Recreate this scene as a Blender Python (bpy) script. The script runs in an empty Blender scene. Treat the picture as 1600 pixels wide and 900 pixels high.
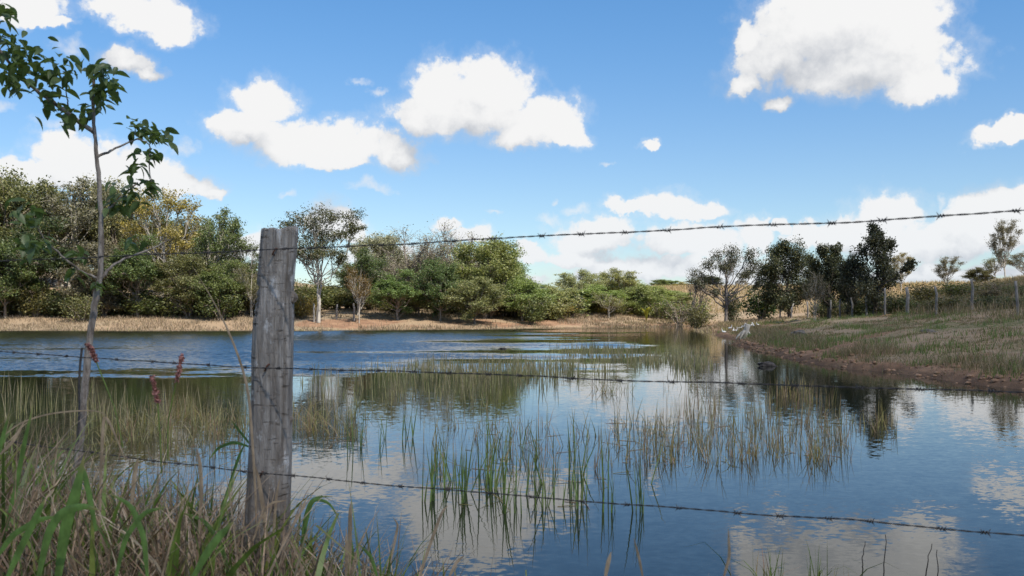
import bpy, math, random
import numpy as np
from math import radians as R, pi
S = bpy.context.scene
COL = S.collection
rng = np.random.default_rng(11)
random.seed(5)

# ------------------------------------------------------------------ camera
F, YH, CZ = 1556.0, 485.0, 1.5          # focal length in photo pixels, horizon row, eye height above the pond
cam = bpy.data.cameras.new('camera'); cam_o = bpy.data.objects.new('camera', cam); COL.objects.link(cam_o)
cam.lens = 35.0; cam.sensor_width = 36.0; cam.shift_y = (YH - 450) / 1600
cam.clip_start = 0.05; cam.clip_end = 9000
cam_o.location = (0, 0, CZ); cam_o.rotation_euler = (R(90), 0, 0)
cam.dof.use_dof = True; cam.dof.focus_distance = 30; cam.dof.aperture_fstop = 9
S.camera = cam_o

# ------------------------------------------------------------------ sun, exposure
SUN_EL, SUN_AZ = R(52), R(140)           # azimuth clockwise from the view direction (+Y)
SUN = np.array([math.cos(SUN_EL)*math.sin(SUN_AZ), math.cos(SUN_EL)*math.cos(SUN_AZ), math.sin(SUN_EL)])
sl = bpy.data.lights.new('sun', 'SUN'); sl.energy = 4.3; sl.angle = R(0.55); sl.color = (1, .93, .82)
so = bpy.data.objects.new('sun', sl); COL.objects.link(so)
from mathutils import Vector
so.rotation_euler = Vector(SUN).to_track_quat('Z', 'Y').to_euler()
so.location = (30, -20, 40)
vs = S.view_settings
vs.view_transform = 'Standard'; vs.look = 'None'; vs.gamma = 1; vs.exposure = 0.62; vs.use_curve_mapping = False
cy = S.cycles
cy.max_bounces = 8; cy.diffuse_bounces = 3; cy.glossy_bounces = 3; cy.transmission_bounces = 3
cy.transparent_max_bounces = 12; cy.caustics_reflective = False; cy.caustics_refractive = False
cy.sample_clamp_indirect = 4

# ------------------------------------------------------------------ node helpers
class NT:
    def __init__(s, tree): s.t = tree; s.n = tree.nodes; s.l = tree.links
    def new(s, kind, **kw):
        n = s.n.new(kind)
        for k, v in kw.items(): setattr(n, k, v)
        return n
    def put(s, sock, v):
        if isinstance(v, bpy.types.NodeSocket): s.l.new(v, sock)
        elif v is not None: sock.default_value = v
    def m(s, op, a, b=None, c=None, clamp=False):
        n = s.new('ShaderNodeMath', operation=op, use_clamp=clamp)
        for i, v in enumerate((a, b, c)): s.put(n.inputs[i], v)
        return n.outputs[0]
    def v(s, op, a, b=None, c=None, out=0):
        n = s.new('ShaderNodeVectorMath', operation=op)
        for i, v in enumerate((a, b, c)):
            if op == 'SCALE' and i == 1: s.put(n.inputs['Scale'], v); continue
            s.put(n.inputs[i], v)
        return n.outputs[out]
    def mr(s, val, a, b, c=0.0, d=1.0, smooth=True):
        n = s.new('ShaderNodeMapRange', interpolation_type='SMOOTHSTEP' if smooth else 'LINEAR')
        for i, v in enumerate((val, a, b, c, d)): s.put(n.inputs[i], v)
        return n.outputs[0]
    def mix(s, f, a, b, blend='MIX'):
        n = s.new('ShaderNodeMix', data_type='RGBA', blend_type=blend)
        s.put(n.inputs[0], f); s.put(n.inputs[6], a); s.put(n.inputs[7], b)
        return n.outputs[2]
    def noise(s, vec, scale, detail=4, rough=.55, out='Fac', dist=0.0):
        n = s.new('ShaderNodeTexNoise'); s.put(n.inputs['Vector'], vec)
        n.inputs['Scale'].default_value = scale; n.inputs['Detail'].default_value = detail
        n.inputs['Roughness'].default_value = rough; n.inputs['Distortion'].default_value = dist
        return n.outputs[out]
    def map(s, vec, scale=(1, 1, 1)):
        return s.v('MULTIPLY', vec, scale)
def C4(c): return (c[0], c[1], c[2], 1.0)
def new_mat(name):
    m = bpy.data.materials.new(name); m.use_nodes = True
    t = NT(m.node_tree); t.n.clear()
    out = t.new('ShaderNodeOutputMaterial')
    return m, t, out
def principled(t, col, rough=.8, normal=None, spec=.3):
    b = t.new('ShaderNodeBsdfPrincipled')
    t.put(b.inputs['Base Color'], col); t.put(b.inputs['Roughness'], rough)
    b.inputs['Specular IOR Level'].default_value = spec
    if normal is not None: t.l.new(normal, b.inputs['Normal'])
    return b
def bump(t, h, strength, dist=.02):
    b = t.new('ShaderNodeBump'); b.inputs['Strength'].default_value = strength
    b.inputs['Distance'].default_value = dist; t.l.new(h, b.inputs['Height'])
    return b.outputs[0]

# ------------------------------------------------------------------ sky with cumulus clouds
def px_dir(x, y):                      # photo pixel -> azimuth / elevation
    a = math.atan((x-800)/F); e = math.atan((YH-y)/F*math.cos(a)); return a, e
PUFFS = [ # centre x, centre y, half width, half height (photo pixels) of each billow
 (690,158,52,56),(772,140,62,52),(735,185,112,38),(850,188,58,38),(885,205,34,28),(805,218,52,22),(650,190,30,28),
 (1320,25,118,70),(1405,50,66,84),(1215,98,62,48),(1330,110,140,48),(1440,132,48,30),(1168,70,20,34),(1170,130,26,18),(1218,165,20,13),(1280,50,95,75),
 (412,165,50,34),(385,205,58,28),(452,228,68,34),(545,226,60,32),(628,242,36,28),(345,198,28,15),(520,252,54,15),
 (215,22,64,32),(268,46,44,28),(170,20,28,16),(200,98,34,20),(233,113,26,12),(28,12,56,28),(70,36,32,11),
 (98,238,38,30),(140,266,72,38),(212,278,70,34),(285,294,52,18),(30,278,50,22),(330,303,26,9),(-40,290,60,30),
 (385,385,38,24),(515,348,42,31),(548,358,30,22),(702,354,18,13),(732,374,30,16),
 (1040,325,48,25),(1088,336,46,18),(985,327,36,14),(925,380,58,34),(965,372,32,28),(830,396,24,15),(900,405,50,16),
 (1080,385,78,30),(1000,425,120,22),(1185,352,20,16),(1180,375,30,30),(1150,430,120,26),
 (1388,338,46,33),(1362,365,60,40),(1440,388,62,36),(1300,372,60,24),(1228,358,16,13),(1260,358,14,12),
 (1562,328,70,30),(1545,368,96,38),(1480,392,76,24),(1640,350,70,45),(1572,214,44,15),(1592,198,22,11),
 (1018,226,14,11),(780,440,80,14),(1480,430,160,16),(600,400,60,20)]
WISPS = [(578,290,46,9),(450,306,13,6),(955,252,15,5),(562,132,17,7),(285,232,20,14),(110,75,24,13),(100,195,34,12),
 (865,320,7,6),(905,330,28,9),(1460,325,6,18),(5,165,14,12),(1555,225,40,9),(860,345,26,10),(770,336,11,5),(590,145,14,6)]
W = bpy.data.worlds.new('World'); S.world = W; W.use_nodes = True
wt = NT(W.node_tree); wt.n.clear()
def cloud_group():
    g = bpy.data.node_groups.new('cloud_field', 'ShaderNodeTree')
    g.interface.new_socket('Dir', in_out='INPUT', socket_type='NodeSocketVector')
    g.interface.new_socket('Body', in_out='OUTPUT', socket_type='NodeSocketFloat')
    g.interface.new_socket('Wisp', in_out='OUTPUT', socket_type='NodeSocketFloat')
    t = NT(g); gi = t.new('NodeGroupInput'); go = t.new('NodeGroupOutput')
    d = gi.outputs[0]
    sx = t.new('ShaderNodeSeparateXYZ'); t.l.new(d, sx.inputs[0])
    hyp = t.m('SQRT', t.m('ADD', t.m('MULTIPLY', sx.outputs[0], sx.outputs[0]), t.m('MULTIPLY', sx.outputs[1], sx.outputs[1])))
    az = t.m('ARCTAN2', sx.outputs[0], sx.outputs[1]); el = t.m('ARCTAN2', sx.outputs[2], hyp)
    n1 = t.noise(d, 16, 2, .5, 'Color'); n2 = t.noise(d, 60, 3, .6, 'Color')
    w1 = t.v('SCALE', t.v('SUBTRACT', n1, (.5, .5, .5)), .030)
    w2 = t.v('SCALE', t.v('SUBTRACT', n2, (.5, .5, .5)), .020)
    cb = t.new('ShaderNodeCombineXYZ'); t.l.new(az, cb.inputs[0]); t.l.new(el, cb.inputs[1])
    p = t.v('MULTIPLY', t.v('ADD', cb.outputs[0], t.v('ADD', w1, w2)), (1, 1, 0))
    sp = t.new('ShaderNodeSeparateXYZ'); t.l.new(p, sp.inputs[0])
    U3 = t.new('ShaderNodeCombineXYZ'); V3 = t.new('ShaderNodeCombineXYZ')
    for k in range(3): t.l.new(sp.outputs[0], U3.inputs[k]); t.l.new(sp.outputs[1], V3.inputs[k])
    def field(lst):                     # distance to the nearest billow, three billows to a vector
        cur = None
        while len(lst) % 3: lst = lst+[lst[-1]]
        for k in range(0, len(lst), 3):
            q = [(px_dir(x, y), rx/F, ry/F) for (x, y, rx, ry) in lst[k:k+3]]
            ax = t.v('MULTIPLY_ADD', U3.outputs[0], tuple(1/e[1] for e in q), tuple(-e[0][0]/e[1] for e in q))
            ay = t.v('MULTIPLY_ADD', V3.outputs[0], tuple(1/e[2] for e in q), tuple(-e[0][1]/e[2] for e in q))
            ay = t.v('MAXIMUM', ay, t.v('SCALE', ay, -1.35))        # flatter bases than tops
            L = t.v('MULTIPLY_ADD', ax, ax, t.v('MULTIPLY', ay, ay))
            cur = L if cur is None else t.v('MINIMUM', cur, L)
        ss = t.new('ShaderNodeSeparateXYZ'); t.l.new(cur, ss.inputs[0])
        return t.m('SUBTRACT', 1.12, t.m('SQRT', t.m('MINIMUM', ss.outputs[0], t.m('MINIMUM', ss.outputs[1], ss.outputs[2]))))
    body = field(PUFFS)
    # the same kind of scattered cumulus everywhere outside the part of the sky in view
    gn = t.noise(t.map(d, (1, 1, 2.2)), 3.2, 3, .5)
    gen = t.m('MULTIPLY', t.m('SUBTRACT', gn, .535), 9.0)
    a_out = t.mr(t.m('ABSOLUTE', az), .53, .66); e_out = t.mr(el, .33, .42)
    outm = t.m('MAXIMUM', a_out, e_out)
    body = t.m('ADD', t.m('MULTIPLY', body, t.m('SUBTRACT', 1, outm)), t.m('MULTIPLY', gen, outm))
    bill = t.m('MULTIPLY', t.m('SUBTRACT', .14, t.m('ABSOLUTE', t.m('SUBTRACT', t.noise(d, 30, 2, .5), .5))), 1.1)
    fine = t.m('MULTIPLY', t.m('SUBTRACT', t.noise(d, 85, 6, .66), .5), .72)
    body = t.m('ADD', body, t.m('ADD', bill, fine))
    t.l.new(body, go.inputs[0])
    t.l.new(t.m('ADD', field(WISPS), t.m('MULTIPLY', fine, 2.4)), go.inputs[1])
    return g
CG = cloud_group()
tc = wt.new('ShaderNodeTexCoord'); dirv = wt.v('NORMALIZE', tc.outputs['Generated'])
g1 = wt.new('ShaderNodeGroup'); g1.node_tree = CG; wt.l.new(dirv, g1.inputs[0])
toward = wt.v('SCALE', wt.v('SUBTRACT', tuple(SUN), dirv), .052)
g2 = wt.new('ShaderNodeGroup'); g2.node_tree = CG; wt.l.new(wt.v('ADD', dirv, toward), g2.inputs[0])
sky = wt.new('ShaderNodeTexSky', sky_type='NISHITA'); sky.sun_disc = False
sky.sun_elevation = SUN_EL; sky.sun_rotation = SUN_AZ; sky.air_density = 1.0; sky.dust_density = .35; sky.ozone_density = 2.6; sky.altitude = 300
sep0 = wt.new('ShaderNodeSeparateXYZ'); wt.l.new(dirv, sep0.inputs[0])
skyc = wt.v('MULTIPLY', sky.outputs[0], wt.mix(wt.mr(sep0.outputs[2], .08, .34), C4((.074, .083, .091)), C4((.056, .087, .106))))
sep = wt.new('ShaderNodeSeparateXYZ'); wt.l.new(dirv, sep.inputs[0])
wisp_a = wt.m('MULTIPLY', wt.mr(g1.outputs[1], -.2, 1.3), .60)
up = wt.mr(sep.outputs[2], -.005, .03)
grad = wt.m('SUBTRACT', g1.outputs[0], g2.outputs[0])
body_a = wt.mr(g1.outputs[0], -.04, wt.mr(grad, -.4, .4, .62, .34))
veil = wt.mr(g1.outputs[0], -.34, .30, 0, .26)
body_a = wt.m('MAXIMUM', body_a, veil)
alpha = wt.m('MULTIPLY', wt.m('MAXIMUM', body_a, wisp_a), up)
grad = wt.m('SUBTRACT', g1.outputs[0], g2.outputs[0])
lit = wt.mr(grad, -.80, .75)
thick = wt.mr(g1.outputs[0], .1, .6)
shade = wt.m('SUBTRACT', 1, wt.m('MULTIPLY', wt.m('SUBTRACT', 1, lit), wt.m('ADD', .80, wt.m('MULTIPLY', thick, .20))))
shade = wt.m('MAXIMUM', shade, wt.m('MULTIPLY', wt.mr(wt.m('SUBTRACT', wisp_a, body_a), -.05, .1), .85))
ccol = wt.mix(shade, C4((.345, .365, .40)), C4((.595, .595, .595)))
ccol = wt.mix(wt.mr(sep.outputs[2], .0, .16, .35, 0.0, smooth=False), ccol, C4((.48, .545, .61)))
final = wt.mix(alpha, skyc, ccol)
bg = wt.new('ShaderNodeBackground'); wt.l.new(final, bg.inputs[0]); bg.inputs[1].default_value = 1.0
wo = wt.new('ShaderNodeOutputWorld'); wt.l.new(bg.outputs[0], wo.inputs[0])
W.cycles.sampling_method = 'NONE'

# ------------------------------------------------------------------ object helpers
def tag(o, label=None, cat=None, group=None, kind=None):
    if label: o['label'] = label
    if cat: o['category'] = cat
    if group: o['group'] = group
    if kind: o['kind'] = kind
    return o
def mesh_np(name, V, Fq, mat=None, smooth=False, attrs=None):
    me = bpy.data.meshes.new(name)
    V = np.asarray(V, np.float32); Fq = np.asarray(Fq, np.int32)
    k = Fq.shape[1]
    me.vertices.add(len(V)); me.vertices.foreach_set('co', V.ravel())
    me.loops.add(Fq.size); me.loops.foreach_set('vertex_index', Fq.ravel())
    me.polygons.add(len(Fq)); me.polygons.foreach_set('loop_start', np.arange(len(Fq), dtype=np.int32)*k)
    if smooth: me.polygons.foreach_set('use_smooth', np.ones(len(Fq), bool))
    for n, a in (attrs or {}).items():
        at = me.attributes.new(n, 'FLOAT', 'POINT'); at.data.foreach_set('value', np.asarray(a, np.float32))
    me.update(calc_edges=True)
    if mat: me.materials.append(mat)
    return me
def link(name, data, parent=None, loc=(0, 0, 0), rz=0, sc=1.0):
    o = bpy.data.objects.new(name, data); COL.objects.link(o)
    o.parent = parent; o.location = loc; o.rotation_euler = (0, 0, rz)
    o.scale = (sc, sc, sc) if np.isscalar(sc) else sc
    return o
def nrm(v): return v/np.maximum(np.linalg.norm(v, axis=-1, keepdims=True), 1e-9)
def tube(P, r, sides=6, cap=True):
    P = np.asarray(P, float); n = len(P); r = np.broadcast_to(np.asarray(r, float), (n,))
    T = nrm(np.gradient(P, axis=0)); a = np.array([0, 0, 1.0]) if abs(T[0, 2]) < .8 else np.array([1.0, 0, 0])
    U = np.cross(T, a); U = nrm(U); Wv = np.cross(T, U)
    th = np.arange(sides)*2*pi/sides
    V = P[:, None] + r[:, None, None]*(np.cos(th)[None, :, None]*U[:, None] + np.sin(th)[None, :, None]*Wv[:, None])
    i = np.arange(n-1)[:, None]*sides; j = np.arange(sides)[None]; j2 = (j+1) % sides
    Q = np.stack([i+j, i+j2, i+sides+j2, i+sides+j], -1).reshape(-1, 4)
    return V.reshape(-1, 3), Q
class Acc:
    def __init__(s): s.V = []; s.Q = []; s.n = 0; s.A = []
    def add(s, V, Q, a=None):
        s.V.append(V); s.Q.append(np.asarray(Q)+s.n); s.n += len(V)
        if a is not None: s.A.append(a)
    def mesh(s, name, mat, smooth=True, attr=None):
        at = {attr: np.concatenate(s.A)} if attr else None
        return mesh_np(name, np.concatenate(s.V), np.concatenate(s.Q), mat, smooth, at)
def _h(ix, iy, sd): 
    v = np.sin(ix*127.1+iy*311.7+sd*74.7)*43758.5453
    return v-np.floor(v)
def vnoise(x, y, sd=0):
    ix, iy = np.floor(x), np.floor(y); fx, fy = x-ix, y-iy
    fx = fx*fx*(3-2*fx); fy = fy*fy*(3-2*fy)
    a, b, c, d = _h(ix, iy, sd), _h(ix+1, iy, sd), _h(ix, iy+1, sd), _h(ix+1, iy+1, sd)
    return (a*(1-fx)+b*fx)*(1-fy)+(c*(1-fx)+d*fx)*fy
def fbm(x, y, sd=0, o=4):
    s = 0; a = .5; t = 0
    for k in range(o):
        s = s+a*vnoise(x*2**k, y*2**k, sd+k); t += a; a *= .5
    return s/t
def sst(a, b, x): 
    t = np.clip((x-a)/(b-a), 0, 1); return t*t*(3-2*t)

# ------------------------------------------------------------------ terrain
SHORE = np.array([(-80,71),(-60,72),(-37,73),(-26,72.4),(-16,73),(-8,76),(0,80),(8,86),(17,95),(21,97),(19,89),(15.6,79),(13,63),(10.5,46.7),
 (9.4,39),(8.7,34),(8.8,27.5),(9.2,23.8),(9.4,20.8),(9.8,19),(11,14),(11.5,6),(9.5,1.6),(6,1.4),(2.9,3.0),(-.3,4.66),(-1.65,5.36),(-3,6.05),(-4.2,6.7),(-10,9),(-30,12),(-80,20)], float)
def shore_d(x, y):
    x = np.asarray(x, float); y = np.asarray(y, float)
    best = np.full(x.shape, 1e9); ins = np.zeros(x.shape, bool); n = len(SHORE)
    for i in range(n):
        ax, ay = SHORE[i]; bx, by = SHORE[(i+1) % n]; dx, dy = bx-ax, by-ay
        t = np.clip(((x-ax)*dx+(y-ay)*dy)/(dx*dx+dy*dy), 0, 1)
        best = np.minimum(best, (x-ax-t*dx)**2+(y-ay-t*dy)**2)
        c = ((ay > y) != (by > y)) & (x < dx*(y-ay)/(dy if dy else 1e-9)+ax)
        ins ^= c
    d = np.sqrt(best)
    d = np.where(ins, -d, d)
    far = sst(8, 30, y)
    return d + (fbm(x*.35, y*.35, 3)-.5)*(.25+1.1*far) + (fbm(x*1.7, y*1.7, 8)-.5)*(.2+.25*far)
def H(x, y, d=None):
    x = np.asarray(x, float); y = np.asarray(y, float)
    if d is None: d = shore_d(x, y)
    dp = np.maximum(d, 0)
    zr = .16*sst(0, .45, dp)+.112*np.minimum(dp, 10)+.182*np.clip(dp-10, 0, 16)*1.0+.02*np.clip(dp-26, 0, 20)
    zf = .08*sst(0, .4, dp)+.125*np.minimum(dp, 12)+(.05+.10*sst(-25, -36, x))*np.clip(dp-12, 0, 30)
    wr = sst(6, 17, x)
    z = zr*wr+zf*(1-wr)
    hb = .56-.30*sst(-1.3, .6, x)
    zn = hb*sst(-.1, 1.15, dp)
    wn = 1-sst(7, 13, np.hypot(x*.5, y))
    z = zn*wn+z*(1-wn)
    z = z+(fbm(x*.22, y*.22, 21)-.5)*.5*sst(1, 9, dp)*(1-wn)+(fbm(x*1.3, y*1.3, 5)-.5)*(.10+.16*sst(8, 14, y)*sst(5, 9, x))*sst(.1, .8, dp)+(fbm(x*.5, y*.5, 15)-.5)*.34*wr*sst(12, 18, y)*sst(.3, 2.5, dp)
    return np.where(d > 0, z, np.maximum(d*.22, -1.3))
def at(px, Y, dz=0.0):
    X = (px-800)/F*Y; return (X, Y, float(H(np.array([X]), np.array([Y]))[0])+dz)
def wpt(px, py, Y): return np.array([(px-800)/F*Y, Y, CZ-(py-YH)/F*Y])

def build_ground():
    fine = np.arange(-38, 38.01, .28); rest = np.concatenate([np.arange(41, 180, 5.0), np.arange(-180, -40, 5.0)])
    ang = np.radians(np.concatenate([fine, rest])); na = len(ang)
    rad = np.concatenate([[.4], .8*1.0185**np.arange(0, 455)]); nr = len(rad)
    X = rad[:, None]*np.sin(ang)[None]; Y = rad[:, None]*np.cos(ang)[None]
    x = X.ravel(); y = Y.ravel(); d = shore_d(x, y); z = H(x, y, d)
    i = np.arange(nr-1)[:, None]*na; j = np.arange(na)[None]; j2 = (j+1) % na
    Q = np.stack([i+j, i+j2, i+na+j2, i+na+j], -1).reshape(-1, 4)
    V = np.stack([x, y, z], -1); V = np.concatenate([V, [[0, 0, z[:na].mean()]]])
    n1 = fbm(x*.6, y*.6, 31); n2 = fbm(x*.16, y*.16, 33)
    wr = sst(5, 9, x)*sst(10, 16, y)
    bare = np.clip(sst(1.5, .2, d)*.95*wr + wr*sst(.50, .66, n1*.6+n2*.4)*sst(10.5, 8.5, d), 0, 1)
    cen = sst(-18, -15, x)*sst(9, 3, x)*sst(60, 70, y)*sst(6.5, 4.0, d)*sst(.5, 1.4, d)*sst(.34, .52, n2+.12*n1)
    bare = np.maximum(bare, cen)
    bare = np.maximum(bare, .8*sst(12, 14, x)*sst(60, 66, y)*sst(96, 90, y)*sst(7, 4, d)*sst(.4, .55, n1))
    green = np.clip(sst(.46, .66, fbm(x*.3, y*.3, 40))*wr*sst(70, 45, y) + sst(10, 6, y)*.6, 0, 1)
    app = lambda a: np.append(a, a[0])
    me = mesh_np('ground', V, Q, None, True, {'bare': app(bare), 'green': app(green), 'shore': app(d)})
    m, t, out = new_mat('ground_mat')
    def A(n): 
        a = t.new('ShaderNodeAttribute', attribute_name=n); return a.outputs['Fac']
    geo = t.new('ShaderNodeNewGeometry'); P = geo.outputs['Position']
    a = t.noise(P, 1.1, 6, .65); b = t.noise(P, 7, 6, .7); c = t.noise(P, 40, 4, .7); big = t.noise(P, .09, 4, .6)
    soil = t.mix(t.mr(a, .3, .7), C4((.22, .125, .075)), C4((.40, .245, .15)))
    soil = t.mix(t.mr(b, .35, .7, 0, .55), soil, C4((.15, .10, .075)))
    dry = t.mix(t.mr(b, .3, .7), C4((.23, .175, .115)), C4((.38, .295, .20)))
    dry = t.mix(t.mr(big, .4, .65), dry, C4((.34, .24, .155)))
    grn = t.mix(t.mr(c, .3, .7), C4((.06, .09, .025)), C4((.13, .14, .05)))
    gm = t.m('MULTIPLY', A('green'), t.mr(b, .35, .6))
    col = t.mix(gm, dry, grn)
    bm = t.mr(t.m('ADD', A('bare'), t.m('MULTIPLY', t.m('SUBTRACT', b, .5), .9)), .3, .65)
    col = t.mix(bm, col, soil)
    wet = t.mr(t.m('ADD', A('shore'), t.m('MULTIPLY', t.m('SUBTRACT', a, .5), .3)), .03, .55)
    col = t.mix(wet, t.mix(.6, col, C4((.035, .025, .018))), col)
    nb = bump(t, t.m('ADD', t.m('MULTIPLY', a, .4), t.m('ADD', b, t.m('MULTIPLY', c, .5))), .8, .06)
    bs = principled(t, col, .95, nb, .15); t.l.new(bs.outputs[0], out.inputs[0])
    me.materials.append(m)
    tag(link('ground', me), 'dry grassy ground with bare reddish soil round the pond', 'ground', kind='structure')
build_ground()

def build_water():
    x0, x1, y0, y1 = -80, 24, 0.8, 100
    me = mesh_np('pond_water', [(x0, y0, 0), (x1, y0, 0), (x1, y1, 0), (x0, y1, 0)], [[0, 1, 2, 3]])
    m, t, out = new_mat('water_mat')
    geo = t.new('ShaderNodeNewGeometry'); P = geo.outputs['Position']
    sp = t.new('ShaderNodeSeparateXYZ'); t.l.new(P, sp.inputs[0])
    X, Y = sp.outputs[0], sp.outputs[1]
    def slope(vec, sc, det, amp):
        n = t.noise(vec, sc, det, .55, 'Color'); return t.v('MULTIPLY', t.v('SUBTRACT', n, (.5, .5, .5)), amp)
    Pn = t.map(P, (.75, 1, 1))
    fine = slope(Pn, 21, 2, (.026, .046, 0)); mid = slope(Pn, 6, 1, (.012, .020, 0))
    # cat's-paws: wind-ruffled patches far out on the left, calm water nearer in
    pat = t.noise(t.map(P, (.045, .13, 1)), 1.0, 4, .6)
    ratio = t.m('DIVIDE', X, Y)
    side = t.mr(ratio, -.25, .10, .62, .42)                      # open to the wind on the left, sheltered by the bank on the right
    side = t.m('SUBTRACT', side, t.mr(ratio, .10, .18, 0, .22))
    side = t.m('ADD', side, t.m('MULTIPLY', t.mr(Y, 42, 60, 0, .24), t.mr(ratio, -.06, .05, 1, 0)))
    gust = t.mr(t.m('SUBTRACT', side, pat), -.15, .16)
    edge = t.m('ADD', Y, t.m('MULTIPLY', t.m('SUBTRACT', t.noise(t.map(P, (.3, .5, 1)), 1.0, 4, .55), .5), 16))
    gust = t.m('MULTIPLY', gust, t.mr(edge, 21.5, 27.5))
    ruf = t.v('ADD', slope(Pn, 7, 3, (.24, .40, 0)), (0, -.14, 0))
    amp = t.v('ADD', t.v('ADD', fine, mid), t.v('SCALE', ruf, gust))
    N = t.v('NORMALIZE', t.v('ADD', amp, (0, 0, 1)))
    b = t.new('ShaderNodeBsdfPrincipled')
    b.inputs['Base Color'].default_value = (.018, .020, .012, 1); b.inputs['Roughness'].default_value = .02
    b.inputs['IOR'].default_value = 1.333; t.l.new(N, b.inputs['Normal'])
    t.l.new(b.outputs[0], out.inputs[0]); me.materials.append(m)
    tag(link('pond_water', me), 'dark rippled pond water reflecting sky and trees', 'water', kind='structure')
build_water()

# ------------------------------------------------------------------ materials for plants
def leaf_mat(name, cols, trans=.35, rough=.48, use_obj=True, var=.5, attr=None):
    m, t, out = new_mat(name)
    geo = t.new('ShaderNodeNewGeometry'); rp = geo.outputs['Random Per Island']
    if use_obj:
        oi = t.new('ShaderNodeObjectInfo'); base = oi.outputs['Color']
        dark = t.mix(.55, base, C4((0, 0, 0)), 'MIX'); lite = t.mix(1, base, C4((1.7, 1.55, 1.5)), 'MULTIPLY')
        col = t.mix(rp, dark, lite)
        col = t.mix(t.mr(rp, .86, .97), col, t.mix(.5, lite, C4((.22, .17, .05))))
    else:
        rmp = t.new('ShaderNodeValToRGB'); t.l.new(rp, rmp.inputs[0]); e = rmp.color_ramp.elements
        while len(e) < len(cols): e.new(.5)
        for k, c in enumerate(cols): e[k].position = k/max(1, len(cols)-1); e[k].color = C4(c)
        nz = t.noise(t.map(geo.outputs['Position'], (1, 1, .6)), 24, 4, .65)
        col = t.mix(1, rmp.outputs[0], t.mix(t.mr(nz, .3, .7), C4((.62, .60, .58)), C4((1.25, 1.22, 1.2))), 'MULTIPLY')
        if attr:
            a = t.new('ShaderNodeAttribute', attribute_name='t')
            col = t.mix(t.mr(a.outputs['Fac'], attr[0], attr[1], 0, attr[3]), col, C4(attr[2]))
    d = principled(t, col, rough, None, .5)
    tr = t.new('ShaderNodeBsdfTranslucent'); t.l.new(t.mix(1, col, C4((1.25, 1.3, .7)), 'MULTIPLY'), tr.inputs[0])
    mx = t.new('ShaderNodeMixShader'); mx.inputs[0].default_value = trans
    t.l.new(d.outputs[0], mx.inputs[1]); t.l.new(tr.outputs[0], mx.inputs[2]); t.l.new(mx.outputs[0], out.inputs[0])
    return m
def bark_mat(name, c1, c2, sc=6):
    m, t, out = new_mat(name)
    tcn = t.new('ShaderNodeTexCoord'); P = tcn.outputs['Object']
    n = t.noise(t.map(P, (1, 1, .25)), sc, 6, .65); k = t.noise(P, sc*4, 4, .6)
    col = t.mix(t.mr(n, .35, .65), C4(c1), C4(c2)); col = t.mix(t.mr(k, .45, .75, 0, .5), col, C4(np.array(c1)*.5))
    bs = principled(t, col, .9, bump(t, n, .6, .02), .15); t.l.new(bs.outputs[0], out.inputs[0]); return m
M_LEAF = leaf_mat('foliage', None)
M_BARK = bark_mat('bark_brown', (.17, .135, .105), (.34, .29, .24))
M_PALE = bark_mat('bark_pale', (.30, .27, .23), (.52, .48, .42))
M_DARKB = bark_mat('bark_dark', (.05, .042, .036), (.12, .10, .085))

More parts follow.
